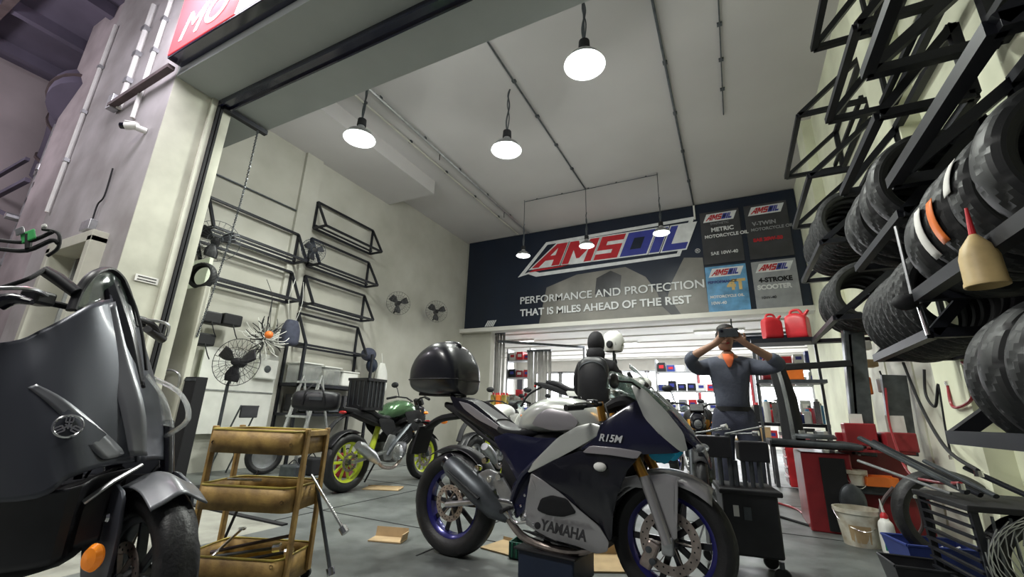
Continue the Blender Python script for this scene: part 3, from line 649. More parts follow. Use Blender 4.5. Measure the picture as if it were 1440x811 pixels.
# ------------------------------------------------------------------ hero sport bike
bk = empty('sport_motorcycle', (-1.73, 2.65, 0), math.atan2(-.13, 1.38), 'silver and navy faired sport motorcycle with black top box in the foreground', 'motorcycle')
def w15(s, z):
    a = .205
    if s > 1.12: a *= math.sqrt(max(.03, 1-((s-1.12)/.52)**2))
    if z < .52: a -= (.52-z)*.26
    if z > .82: a -= (z-.82)*.25
    if s < .75: a -= (.75-s)*.14
    return max(.02, a)
def zz(l): return [(580+u/2.378, 470+v/2.378) for u, v in l]
WB = 1.386
wheel(bk, 0, .31, .318, .155, 'blue_rim', 10, .11)
wheel(bk, WB, .30, .30, .115, 'blue_rim', 10, .145, yoff=0)
# fork, calliper
for sgn in (-1, 1):
    MB().tube([(1.17, sgn*.115, .86), (1.305, sgn*.12, .58)], .026, 14).build('fork_tube', 'gold', bk)
    MB().tube([(1.298, sgn*.122, .60), (1.395, sgn*.122, .31)], [.027, .024], 14).build('fork_leg', 'silver_paint', bk)
    MB().box((1.392, sgn*.11, .30), (.055, .04, .08)).build('axle_clamp', 'alu', bk, smooth=False, bevel=.008)
cal = MB().box((1.30, -.088, .245), (.06, .05, .13), Matrix.Rotation(R(25), 3, 'Y')).build('brake_calliper', 'disc_steel', bk, smooth=False, bevel=.012)
MB().lathe([(0, -.118), (.016, -.116), (.016, -.08)], (1.30, 0, .27), 'y', 10).lathe([(0, -.118), (.016, -.116), (.016, -.08)], (1.315, 0, .22), 'y', 10).build('piston', 'grey_steel', cal)
# front mudguard: curved shell with side flap
rows = []
for k in range(9):
    a = R(50+k*12.5); r = .335
    rows.append([(WB+r*math.cos(a)*1.0, y, .30+r*math.sin(a)-abs(y)*dz) for y, dz in ((-.085, .75), (-.06, .3), (0, 0), (.06, .3), (.085, .75))])
MB().grid(rows, 2).build('mudguard', 'silver_paint', bk, solid=.004)
for sd in (-1, 1):
    panel('mudguard_flap', [(1.30, .60), (1.40, .62), (1.47, .61), (1.44, .56), (1.43, .46), (1.44, .34), (1.42, .33), (1.36, .44)], .108, 'silver_paint', bk, sd)
    panel('mudguard_tail', [(1.30, .61), (1.30, .54), (1.20, .54), (1.12, .47), (1.06, .37), (1.045, .38), (1.10, .50), (1.18, .58)], .10, 'silver_paint', bk, sd)
# inner structure
MB().loft([(.42, 0, .52, .10, .14), (.6, 0, .55, .13, .22), (.9, 0, .55, .14, .26), (1.12, 0, .62, .12, .20), (1.25, 0, .75, .08, .12)], 16, 3).build('inner_frame', 'matt_black', bk)
engine(bk, .70, .40)
for sgn in (-1, 1):
    MB().tube(cr([(1.05, sgn*.07, .84), (.85, sgn*.155, .72), (.62, sgn*.165, .55), (.52, sgn*.13, .36)], 5), .034, 10, flat=.6).build('frame_spar', 'navy_paint', bk)
    MB().bar((.50, sgn*.11, .40), (.02, sgn*.105, .31), .07, .03).build('swingarm', 'alu', bk, smooth=False, bevel=.008)
    MB().tube([(.50, sgn*.08, .62), (.25, sgn*.07, .74), (.0, sgn*.06, .88)], .014, 8).build('subframe_rail', 'matt_black', bk)
MB().tube([(.36, 0, .42), (.44, 0, .70)], .035, 12).build('shock_absorber', 'yellow_rim', bk)
hug = [[(r*math.cos(R(a)), y, .31+r*math.sin(R(a))) for y, r in ((-.075, .335), (-.04, .35), (0, .355), (.04, .35), (.075, .335))] for a in (25, 50, 75, 100, 125)]
MB().grid(hug, 3).build('hugger', 'black_plastic', bk, solid=.004)
# footpeg hanger (silver, pierced) and pedals
panel('footpeg_hanger', [(0.285,0.519),(0.361,0.556),(0.46,0.532),(0.537,0.444),(0.524,0.395),(0.456,0.395),(0.432,0.448),(0.377,0.475),(0.406,0.413),(0.359,0.399)], .15, 'alu', bk, th=.02)
panel('heel_guard', [(0.42,0.402),(0.548,0.398),(0.57,0.354),(0.532,0.303),(0.49,0.328),(0.484,0.367)], .165, 'chrome', bk, th=.012)
MB().tube([(.52, -.17, .36), (.54, -.27, .36)], .012, 8).build('footpeg', 'matt_black', bk)
MB().tube(cr([(.52, -.18, .35), (.58, -.185, .30), (.66, -.19, .31)], 4), .008, 8).build('brake_pedal', 'chrome', bk)
for i, (a, b) in enumerate(((.27, .55), (.33, .60), (.38, .50), (.45, .52))): MB().lathe([(0, -.02), (.018, -.02), (.022, 0), (.018, .02), (0, .02)], (a, -.13-.01*i, b), 'y', 12).build('bolt', 'chrome', bk)
# muffler
ms = MB().tube([(.06, -.165, .57), (.10, -.165, .545), (.30, -.165, .43), (.42, -.155, .345), (.50, -.13, .30)], [.05, .067, .075, .062, .03], 24).build('muffler', 'grey_steel', bk)
MB().lathe([(.030, -.012), (.052, -.012), (.052, .012), (.03, .012)], (0,0,0), 'x', 18, True).build('muffler_tip', 'gloss_black', ms)
mt_ = bpy.data.objects['muffler_tip']; mt_.location = (.055, -.165, .575); mt_.rotation_euler = (0, R(30), 0)
MB().tube([(.12, -.245, .53), (.36, -.235, .40)], [.012, .02], 8, flat=.4).build('heat_shield', 'matt_black', ms)
MB().tube(cr([(.50, -.13, .30), (.62, -.10, .2), (.9, -.06, .18), (1.05, 0, .28), (1.0, 0, .42)], 5), .022, 10).build('exhaust_pipe', 'disc_steel', bk)
# fairings, right side traced, left side mirrored
low = [(0.684,0.567),(0.764,0.54),(0.874,0.483),(0.976,0.409),(1.073,0.346),(1.115,0.28),(1.101,0.232),(1.038,0.211),(0.941,0.23),(0.786,0.24),(0.578,0.299),(0.639,0.365),(0.7,0.44),(0.724,0.489)]
mid = [(0.678,0.558),(0.824,0.644),(1.011,0.711),(1.297,0.692),(1.229,0.617),(1.195,0.534),(1.154,0.434),(1.13,0.297),(1.106,0.28),(1.074,0.355),(0.981,0.411),(0.879,0.484),(0.751,0.546)]
upp = [(1.105,0.844),(1.196,0.905),(1.287,0.967),(1.318,0.978),(1.368,0.909),(1.436,0.828),(1.507,0.742),(1.471,0.722),(1.312,0.708),(1.041,0.722),(0.989,0.708),(1.097,0.79)]
stp = [(1.053,0.735),(1.199,0.733),(1.321,0.722),(1.292,0.685),(1.151,0.695),(1.005,0.696)]
cowl = [(1.292,0.975),(1.262,1.049),(1.326,1.033),(1.433,0.922),(1.509,0.82),(1.522,0.737),(1.491,0.73),(1.41,0.801),(1.333,0.882)]
wing = [(0.975,0.829),(1.052,0.848),(1.106,0.836),(1.108,0.796),(0.981,0.722),(0.819,0.636),(0.672,0.565),(0.656,0.58),(0.748,0.666),(0.856,0.763)]
hole = [(0.715,0.378),(0.751,0.442),(0.82,0.468),(0.909,0.46),(0.956,0.395),(0.874,0.364),(0.785,0.361)]
for sd in (-1, 1):
    panel('side_fairing', mid, .0, 'gloss_black', bk, sd, wf=w15)
    lo = panel('belly_fairing', low, .008, 'silver_paint', bk, sd, wf=w15)
    q = panel('fairing_vent', hole, .014, 'matt_black', lo, sd, wf=w15, th=.004)
    panel('nose_fairing', upp, .006, 'navy_paint', bk, sd, wf=w15)
    panel('fairing_stripe', stp, .014, 'greige_paint', bk, sd, wf=w15)
    panel('nose_cowl', cowl, .012, 'tank_silver', bk, sd, wf=w15)
    panel('tank_wing', wing, .010, 'tank_silver', bk, sd, wf=lambda s, z: w15(s, z)-.01)
    panel('side_cover', [(0.374,0.736),(0.479,0.771),(0.667,0.752),(0.869,0.758),(0.823,0.717),(0.728,0.658),(0.641,0.571),(0.573,0.485),(0.519,0.56),(0.441,0.654)], .135, 'navy_paint', bk, sd)
    panel('tail_cowl', [(-0.03,0.99),(0.056,0.975),(0.185,0.949),(0.311,0.872),(0.453,0.775),(0.53,0.744),(0.456,0.688),(0.318,0.759),(0.17,0.827),(0.038,0.89)], .10, 'gloss_black', bk, sd)
    panel('tail_stripe', [(0.058,0.955),(0.149,0.937),(0.288,0.864),(0.486,0.759),(0.431,0.765),(0.23,0.838),(0.114,0.901)], .108, 'greige_paint', bk, sd, th=.003)
    panel('frame_cover', [(0.539,0.49),(0.637,0.572),(0.693,0.506),(0.702,0.438),(0.623,0.36),(0.566,0.306),(0.532,0.395)], .145, 'navy_paint', bk, sd, th=.02)
# lettering on the lower fairing
text('YAMAHA', 'matt_black', .070, (.752, -.2005, .292), (R(90-14), R(3), R(-3)), bk, bold=.0022, sx=.92, ext=.002)
MB().lathe([(0, -.199), (.017, -.198), (.017, -.19)], (.730, 0, .305), 'y', 20).build('badge', 'matt_black', bk)
text('R15M', 'print_white', .050, (1.10, -.224, .762), (R(93), R(2), R(4)), bk, shear=.3, bold=.001, ext=.002)
o = MB().ell((1.105, -.225, .635), (.035, .018, .022), 14, 8).build('indicator', 'white_plastic', bk)
# belly, nose, screen
MB().grid([[(s, y, z+abs(y)*.25) for y in (-.13, -.06, 0, .06, .13)] for s, z in ((.6, .22), (.8, .19), (1.0, .19), (1.13, .27))], 3).build('belly_pan', 'matt_black', bk, solid=.006)
nose = [[(s, y*k, z-abs(y)*dz) for y in (-.15, -.08, 0, .08, .15)] for s, z, k, dz in ((1.60, .66, .25, .1), (1.58, .74, .45, .15), (1.50, .84, .75, .3), (1.40, .95, .85, .35), (1.30, 1.0, .85, .4))]
MB().grid(nose, 3).build('nose_top', 'navy_paint', bk, solid=.006)
for sgn in (-1, 1): MB().ell((1.56, sgn*.055, .745), (.03, .035, .02), 12, 8).build('headlight', 'clear_plastic', bk)
sc_ = [[(s, y*k, z-(y*y)*dz) for y in (-.13, -.07, 0, .07, .13)] for s, z, k, dz in ((1.42, .94, 1, 5), (1.32, 1.03, .95, 5), (1.20, 1.11, .8, 6), (1.10, 1.14, .62, 6))]
MB().grid(sc_, 4).build('windscreen', 'smoke_glass', bk, solid=.004)
MB().loft([(1.08, 0, .93, .07, .03), (1.18, 0, .97, .09, .04), (1.3, 0, .96, .06, .03)], 12, 3).build('instrument_panel', 'matt_black', bk)
# tank
MB().loft([(.50, 0, .80, .05, .03), (.56, 0, .84, .10, .075), (.68, 0, .875, .145, .10), (.82, 0, .885, .155, .105), (.95, 0, .865, .14, .10), (1.06, 0, .83, .10, .07), (1.10, 0, .82, .05, .04)], 28, 2.6, 5).build('fuel_tank', 'tank_silver', bk)
for sd in (-1, 1): panel('tank_pad', [(0.656,0.823),(0.699,0.882),(0.768,0.921),(0.911,0.898),(0.958,0.851),(0.929,0.808),(0.798,0.796)], .0, 'greige_paint', bk, sd, wf=lambda s, z: .06+.10*math.sqrt(max(0, 1-((z-.86)/.14)**2))*math.sqrt(max(.05, 1-((s-.80)/.42)**2)), th=.004)
MB().lathe([(0, .012), (.035, .010), (.04, 0)], (.87, 0, .985), 'z', 20).build('tank_cap', 'gloss_black', bk)
MB().ell((.86, -.10, .955), (.018, .006, .014), 12, 6).build('tank_badge', 'gloss_black', bk)
# seats and tail
MB().loft([(.36, 0, .80, .10, .04), (.44, 0, .775, .125, .035), (.56, 0, .77, .125, .035), (.66, 0, .785, .08, .03)], 20, 3).build('rider_seat', 'black_plastic', bk)
MB().loft([(-.02, 0, .955, .06, .03), (.10, 0, .94, .095, .035), (.25, 0, .87, .10, .035), (.36, 0, .82, .09, .03)], 20, 3).build('pillion_seat', 'black_plastic', bk)
MB().loft([(-.13, 0, .93, .03, .02), (-.02, 0, .90, .075, .035), (.15, 0, .85, .09, .05), (.35, 0, .76, .10, .06), (.5, 0, .70, .10, .06)], 16, 3).build('tail_body', 'matt_black', bk)
MB().tube(cr([(.0, 0, .86), (-.18, 0, .83), (-.30, 0, .76)], 5), [.05]*5+[.045]*5+[.03], 10, flat=.5).build('plate_holder', 'matt_black', bk)
MB().box((-.34, 0, .68), (.02, .16, .20), Matrix.Rotation(R(18), 3, 'Y')).build('number_plate', 'matt_black', bk, smooth=False, bevel=.004)
MB().ell((-.30, 0, .80), (.02, .05, .02), 12, 6).build('tail_light', 'red_lens', bk)
for sgn in (-1, 1):
    MB().tube([(-.26, sgn*.03, .80), (-.27, sgn*.12, .81)], .008, 6).build('indicator_stalk', 'matt_black', bk)
    MB().ell((-.27, sgn*.14, .81), (.03, .03, .018), 12, 6).build('indicator', 'orange_lens' if sgn > 0 else 'black_plastic', bk)
# handlebars, levers
for sgn in (-1, 1):
    MB().tube([(1.08, sgn*.12, .95), (1.02, sgn*.25, .93), (.98, sgn*.34, .92)], .011, 10).build('handlebar', 'matt_black', bk)
    MB().tube([(1.02, sgn*.24, .93), (.975, sgn*.355, .92)], .017, 12).build('grip', 'rubber', bk)
    MB().tube(cr([(1.08, sgn*.20, .945), (1.08, sgn*.28, .95), (1.03, sgn*.37, .94)], 4), .006, 6).build('lever', 'chrome', bk)
    MB().box((1.06, sgn*.2, .95), (.05, .06, .04)).build('switchgear', 'black_plastic', bk, smooth=False, bevel=.008)
    MB().tube([(1.08, sgn*.095, .86), (1.06, sgn*.095, .96)], .022, 10).build('fork_top', 'gold', bk)
mirror(bk, (1.34, -.10, 1.0), (1.22, -.30, 1.06)); mirror(bk, (1.34, .10, 1.0), (1.22, .30, 1.06))
cables(bk, 6, 1.10, .95, 1.22, .80)
MB().ell((1.14, -.06, 1.0), (.035, .03, .03), 12, 8).build('brake_reservoir', 'smoke_glass', bk)
for sd in (-1, 1):
    panel('winglet', [(1.32,0.703),(1.373,0.718),(1.46,0.716),(1.406,0.662),(1.341,0.679)], .10, 'cyan_paint', bk, sd, th=.01)
MB().tube([(.78, .02, .30), (.80, .03, .12)], .012, 8).tube([(.72, .12, .28), (.66, .24, .02)], .012, 8).build('kickstand', 'matt_black', bk)
# top box with rack
bx = empty('top_box', (-1.73, 2.65, 0), math.atan2(-.13, 1.38), 'large glossy black top box on the tail of the silver sport motorcycle', 'top box')
MB().loft([(-.40, 0, 1.11, .09, .06), (-.38, 0, 1.13, .15, .11), (-.30, 0, 1.165, .18, .165), (-.17, 0, 1.185, .195, .195), (-.05, 0, 1.17, .19, .175), (.03, 0, 1.12, .16, .12), (.055, 0, 1.08, .12, .08)], 32, 3, 5).build('box_shell', 'box_black', bx)
MB().loft([(-.405, 0, 1.10, .10, .008), (-.37, 0, 1.10, .165, .010), (-.17, 0, 1.10, .202, .010), (.0, 0, 1.10, .18, .010), (.06, 0, 1.10, .13, .008)], 32, 3, 5).build('lid_seam', 'black_plastic', bx)
MB().ell((-.15, 0, 1.345), (.12, .035, .05), 16, 8).build('lid_ridge', 'box_black', bx)
MB().box((-.18, 0, 1.0), (.30, .18, .02)).bar((-.05, -.06, 1.0), (.08, -.06, .90), .02).bar((-.05, .06, 1.0), (.08, .06, .90), .02).build('mount_plate', 'matt_black', bx, smooth=False)
# ------------------------------------------------------------------ naked bikes (mid and background)
def naked(root, tank='green_tank', rim='yellow_rim', wb=1.33, frame='matt_black', accent='matt_black', fairing=None, box=None, nsp=10, light_=True):
    wheel(root, 0, .31, .312, .15, rim, nsp, .10)
    wheel(root, wb, .30, .30, .115, rim, nsp, .14)
    for sgn in (-1, 1):
        MB().tube([(wb-.27, sgn*.09, .88), (wb-.14, sgn*.09, .58)], .024, 10).build('fork_tube', 'gold', root)
        MB().tube([(wb-.15, sgn*.09, .60), (wb, sgn*.09, .30)], .028, 10).build('fork_leg', 'grey_steel', root)
        MB().bar((.5, sgn*.10, .40), (0, sgn*.10, .31), .06, .03).build('swingarm', 'alu', root, smooth=False, bevel=.006)
        MB().tube(cr([(1.02, sgn*.05, .85), (.82, sgn*.14, .70), (.6, sgn*.15, .52), (.5, sgn*.12, .36)], 4), .032, 8, flat=.6).build('frame_spar', 'grey_steel', root)
        MB().tube([(.55, sgn*.09, .66), (.2, sgn*.08, .76), (-.05, sgn*.06, .84)], .014, 6).build('subframe_rail', frame, root)
        MB().tube([(wb-.27, sgn*.03, 1.0), (wb-.30, sgn*.12, 1.05), (wb-.36, sgn*.24, 1.06), (wb-.42, sgn*.36, 1.03)], .011, 8).build('handlebar', 'matt_black', root)
        MB().tube([(wb-.36, sgn*.25, 1.06), (wb-.42, sgn*.37, 1.03)], .017, 8).build('grip', 'rubber', root)
        mirror(root, (wb-.34, sgn*.22, 1.06), (wb-.36, sgn*.30, 1.22))
        MB().ell((wb-.2, sgn*.16, .86), (.03, .035, .02), 10, 6).build('indicator', 'orange_lens', root)
    engine(root, .70, .40)
    MB().loft([(.55, 0, .5, .07, .12), (.8, 0, .55, .09, .16), (1.0, 0, .62, .07, .14)], 12, 3).build('air_box', 'matt_black', root)
    MB().loft([(.46, 0, .80, .07, .04), (.56, 0, .86, .13, .09), (.74, 0, .90, .16, .11), (.90, 0, .89, .15, .10), (1.03, 0, .84, .08, .06)], 22, 2.5, 4).build('fuel_tank', tank, root)
    for sd in (-1, 1):
        panel('tank_shroud', [(.70, .86), (.98, .90), (1.14, .80), (1.08, .66), (.92, .62), (.80, .72)], .155, accent, root, sd)
        panel('side_cover', [(.30, .78), (.55, .77), (.62, .66), (.50, .56), (.36, .66)], .12, accent, root, sd)
        panel('frame_plate', [(.50, .60), (.62, .58), (.66, .42), (.58, .30), (.46, .30), (.42, .42)], .125, 'alu', root, sd)
    MB().loft([(.02, 0, .90, .06, .03), (.18, 0, .87, .10, .045), (.34, 0, .80, .12, .04), (.50, 0, .79, .11, .035), (.60, 0, .82, .06, .03)], 16, 3).build('seat', 'black_plastic', root)
    MB().loft([(-.15, 0, .88, .03, .02), (.0, 0, .85, .08, .04), (.25, 0, .78, .10, .05), (.45, 0, .72, .09, .05)], 12, 3).build('tail_body', frame, root)
    MB().tube(cr([(-.05, 0, .83), (-.24, 0, .72), (-.34, 0, .56)], 4), .035, 8, flat=.4).build('plate_holder', 'matt_black', root)
    MB().ell((-.14, 0, .84), (.02, .06, .02), 10, 6).build('tail_light', 'red_lens', root)
    hug = [[(r*math.cos(R(a)), y, .31+r*math.sin(R(a))) for y, r in ((-.07, .33), (0, .345), (.07, .33))] for a in (60, 90, 120, 150)]
    MB().grid(hug, 3).build('hugger', 'black_plastic', root, solid=.004)
    rows = [[(wb+.33*math.cos(R(a)), y, .30+.33*math.sin(R(a))-abs(y)*.5) for y in (-.07, 0, .07)] for a in (40, 70, 100, 130)]
    MB().grid(rows, 3).build('mudguard', frame, root, solid=.004)
    ms = MB().tube([(-.02, -.17, .50), (.04, -.17, .47), (.22, -.16, .37), (.34, -.14, .30)], [.045, .06, .062, .035], 18).build('muffler', 'alu', root)
    MB().tube(cr([(.34, -.14, .30), (.5, -.1, .22), (.8, 0, .2), (.95, 0, .35)], 4), .02, 8).build('exhaust_pipe', 'disc_steel', root)
    MB().tube([(.36, 0, .42), (.44, 0, .70)], .035, 10).build('shock_absorber', 'yellow_rim', root)
    MB().box((wb-.18, 0, 1.0), (.05, .14, .09), Matrix.Rotation(R(-30), 3, 'Y')).build('instrument_panel', 'black_plastic', root, smooth=False, bevel=.01)
    MB().loft([(wb-.22, 0, .88, .07, .08), (wb-.13, 0, .86, .08, .09), (wb-.06, 0, .84, .05, .06)], 14, 2.6).build('headlight', 'gloss_black', root)
    MB().ell((wb-.055, 0, .84), (.02, .04, .045), 12, 8).build('headlight_lens', 'clear_plastic', root)
    if fairing:
        for sd in (-1, 1): panel('fairing', [(.85, .80), (1.1, .95), (1.32, .98), (1.42, .84), (1.25, .66), (1.12, .45), (.95, .30), (.75, .30), (.72, .5)], .17, fairing, root, sd, wf=lambda s, z: -max(0, s-1.0)*.28)
        MB().grid([[(s, y, z-abs(y)*.4) for y in (-.12, 0, .12)] for s, z in ((1.40, .88), (1.28, 1.04), (1.15, 1.16))], 3).build('windscreen', 'smoke_glass', root, solid=.004)
        MB().ell((1.30, 0, .90), (.13, .11, .09), 14, 8).build('nose', fairing, root)
    cables(root, 4, wb-.3, 1.0, wb-.2, .7)
    MB().tube([(.6, .12, .30), (.55, .24, .02)], .011, 6).build('side_stand', 'matt_black', root)
    return root
m2 = naked(empty('naked_motorcycle', (-3.95, 3.78, 0), math.atan2(1.28, .03), 'naked motorcycle with yellow-green wheels and green tank by the left wall', 'motorcycle'))
# delivery box and bag on its tail
t = empty('delivery_crate', (-3.97, 3.98, .87), R(90), 'black open mesh delivery crate on the tail of the yellow-wheeled motorcycle', 'crate')
o = MB(); 
for a, b, c, d in (((0,-.17,.14),(.42,.012,.28),0,0), ((0,.17,.14),(.42,.012,.28),0,0), ((-.21,0,.14),(.012,.34,.28),0,0), ((.21,0,.14),(.012,.34,.28),0,0)): o.box(a, b)
o.box((0, 0, .006), (.42, .34, .012)).build('crate_body', 'black_plastic', t, smooth=False, bevel=.003)
for sx_ in (-1, 1):
    for k in range(5): MB().bar((-.17+.085*k, sx_*.18, .03), (-.17+.085*k, sx_*.18, .27), .014).build('rib', 'grey_steel', t, smooth=False)
for k in range(4): MB().bar((-.216, -.13+.087*k, .03), (-.216, -.13+.087*k, .27), .014).build('rib', 'grey_steel', t, smooth=False)
MB().bar((-.216, -.18, .28), (-.216, .18, .28), .025).bar((.216, -.18, .28), (.216, .18, .28), .025).bar((-.216, -.18, .28), (.216, -.18, .28), .025).bar((-.216, .18, .28), (.216, .18, .28), .025).build('rim', 'black_plastic', t, smooth=False)
bpy.data.objects['delivery_crate'].scale = (.72, .85, 1.25)
t = empty('duffel_bag', (-4.35, 3.60, .90), R(35), 'black duffel bag hanging behind the yellow-wheeled motorcycle beside the crate', 'bag')
MB().loft([(-.26, 0, .06, .05, .05), (-.22, 0, .06, .11, .10), (0, 0, .06, .13, .12), (.22, 0, .06, .11, .10), (.26, 0, .06, .05, .05)], 18, 3).build('bag_body', 'black_plastic', t)
for s_ in (-.12, .12): MB().tube(cr([(s_, -.135, .0), (s_*.8, -.145, .15), (s_*.3, -.1, .24)], 4), .010, 6, flat=.5).build('handle', 'matt_black', t)
MB().box((.02, -.132, .08), (.14, .006, .035)).build('zip_pocket', 'grey_steel', t, smooth=False)
bgs = [((-3.5, 6.6), 80, 'blue_plastic', 'chrome', None, 'blue and black motorcycle beyond the green-tanked one, nearest the curtain'),
       ((-2.35, 7.4), 70, 'red_bright', 'matt_black', 'red_bright', 'red faired motorcycle among the far bikes behind the silver tank'),
       ((-2.9, 4.75), 92, 'white_plastic', 'galvanised', 'white_plastic', 'white motorcycle partly hidden behind the tank of the foreground bike'),
       ((-.43, 6.3), -87, 'matt_black', 'yellow_rim', None, 'black motorcycle with lime rims just beyond the front of the foreground bike'),
       ((-.95, 8.0), 85, 'blue_plastic', 'blue_rim', 'blue_plastic', 'blue faired motorcycle far back near the bright windows'),
       ((-3.3, 8.7), 40, 'matt_black', 'chrome', None, 'dark motorcycle parked at the back opening left of the standing man')]
for p, a, tk, rm, fr, lb in bgs:
    r_ = naked(empty('motorcycle', (p[0], p[1], 0), R(a), lb, 'motorcycle'), tk, rm, fairing=fr, nsp=7, accent=fr or 'matt_black')
    # nothing else
# raised white bike on a lift
t = empty('bike_lift', (-2.3, 5.72, 0), R(12), 'low black scissor lift table carrying the raised white motorcycle', 'lift')
MB().box((.55, 0, .40), (2.1, .55, .05)).build('deck', 'black_steel', t, smooth=False, bevel=.006)
for s_ in (-.2, .2):
    MB().bar((-.2, s_, .05), (1.2, s_, .37), .05).build('scissor_arm', 'grey_steel', t, smooth=False); MB().bar((1.2, s_*.8, .05), (-.2, s_*.8, .37), .05).build('scissor_arm', 'grey_steel', t, smooth=False)
MB().box((.5, 0, .025), (1.7, .5, .05)).build('base', 'black_steel', t, smooth=False)
t = naked(empty('raised_motorcycle', (-2.35, 5.7, .425), R(12), 'white-fronted motorcycle raised on the lift, its handlebar above the foreground bike', 'motorcycle'), 'matt_black', 'chrome', fairing='white_plastic', nsp=7, accent='white_plastic')
# ------------------------------------------------------------------ scooter at the left
sc = empty('maxi_scooter', (-1.87, .96, 0), R(25), 'large matt grey maxi scooter filling the left foreground', 'scooter')
def row(*a): return a
G = [[(-0.414,0.02,1.295), (-0.391,-0.1,1.234), (-0.428,-0.2,1.119), (-0.507,-0.25,1.058), (-.95,-.27,1.03)],
     [(-0.288,0.02,1.07), (-0.308,-0.11,1.038), (-0.343,-0.22,0.97), (-0.443,-0.26,0.921), (-.95,-.29,.90)],
     [(-0.177,0.02,0.854), (-0.208,-0.12,0.82), (-0.243,-0.22,0.782), (-0.351,-0.26,0.73), (-.93,-.29,.76)],
     [(-0.12,0.02,0.669), (-0.144,-0.11,0.665), (-0.172,-0.2,0.637), (-0.264,-0.25,0.574), (-.88,-.28,.56)]]
def mir(rows): return [[(a, -b, c) for a, b, c in r] for r in rows]
for k, g_ in enumerate((G, mir(G))):
    MB().grid(g_, 6).build('cowl', 'matt_grey', sc, solid=.006)
# raised lighter rib that runs from the screen to the nose
RB = [[(-0.416,-0.035,1.238), (-0.394,-0.005,1.267)], [(-0.32,-0.045,1.033), (-0.284,-0.0,1.059)], [(-0.213,-0.05,0.86), (-0.161,-0.0,0.857)], [(-0.127,-0.05,0.695), (-0.106,-0.0,0.691)]]
RB = [[(a+.012, b-.012, c) for a, b, c in r] for r in RB]
MB().grid(RB, 6, 3).build('cowl_rib', 'matt_grey_light', sc, solid=.008)
S2 = [[(-0.354,-0.245,0.913), (-0.34,-0.235,0.924)], [(-0.276,-0.215,0.848), (-0.258,-0.205,0.865)], [(-0.167,-0.17,0.703), (-0.151,-0.165,0.715)], [(-0.152,-0.165,0.686), (-0.148,-0.16,0.69)]]
from mathutils.bvhtree import BVHTree
_cm = [c for c in bpy.data.objects if c.parent == sc and c.name.startswith('cowl') and not c.name.startswith('cowl_')][0].data
_bv = BVHTree.FromPolygons([v.co for v in _cm.vertices], [tuple(p.vertices) for p in _cm.polygons])
def on_cowl(p, up=.005):
    h_ = _bv.ray_cast(Vector((p[0], -1.2, p[2])), Vector((0, 1, 0)))
    if h_[0] is None: return Vector(p), Vector((.3, -1, 0))
    n_ = h_[1] if h_[1].y < 0 else -h_[1]
    return h_[0]+n_*up, n_
S2 = [[on_cowl(p)[0] for p in r] for r in S2]
MB().grid(S2, 6, 3).build('cowl_crease', 'matt_grey_light', sc, solid=.004)
# lower dark leg shield and chrome strip
LG = [[(-0.083,-0.04,0.659), (-0.151,-0.12,0.636), (-0.205,-0.22,0.601), (-.85,-.27,.56)],
      [(-0.14,-0.06,0.579), (-0.175,-0.12,0.554), (-0.21,-0.21,0.518), (-.85,-.26,.46)],
      [(-0.126,-0.08,0.429), (-0.175,-0.12,0.407), (-0.217,-0.2,0.378), (-.85,-.25,.3)]]
for g_ in (LG, mir(LG)): MB().grid(g_, 5).build('leg_shield', 'black_plastic', sc, solid=.006)
MB().tube([(-0.088,-0.03,0.663), (-0.114,-0.1,0.617), (-0.16,-0.14,0.556)], [.010, .012, .014], 8, flat=.6).build('chrome_strip', 'alu', sc)
# emblem
e0, en = on_cowl((-0.23,-0.19,0.792), .009)
rotE = Matrix.Rotation(R(-32), 3, 'Z')
em = MB(); em.lathe([(.036, -.004), (.040, 0), (.036, .004), (.032, 0)], (0,0,0), 'y', 32, True)
for k in range(3):
    a = R(90+120*k); u_ = Vector((math.cos(a), 0, math.sin(a))); v_ = Vector((-math.sin(a), 0, math.cos(a)))
    em.bar(u_*-.010, u_*.014, .0045, .005)
    em.bar(u_*.013-v_*.009, u_*.013+v_*.009, .004, .005)
    for q in (-.009, 0, .009): em.bar(u_*.013+v_*q, u_*.034+v_*q, .0034, .005)
o = em.build('round_emblem', 'chrome', sc); o.location = e0; o.rotation_euler = (-en).to_track_quat('Y', 'Z').to_euler()
# headlamp on nose sides
for sgn in (1,):
    MB().grid([[(-.52, sgn*.13, 1.02), (-.40, sgn*.12, 1.0), (-.34, sgn*.06, .98)], [(-.50, sgn*.20, .92), (-.34, sgn*.17, .90), (-.24, sgn*.07, .88)], [(-.44, sgn*.19, .80), (-.28, sgn*.15, .79), (-.17, sgn*.05, .79)]], 4).build('headlight', 'clear_plastic' if sgn > 0 else 'matt_grey', sc, solid=.006)
MB().tube(cr([(-.50, .20, 1.0), (-.30, .19, .93), (-.18, .13, .82), (-.30, .17, .74)], 4), .010, 6).build('light_guide', 'clear_plastic', sc)
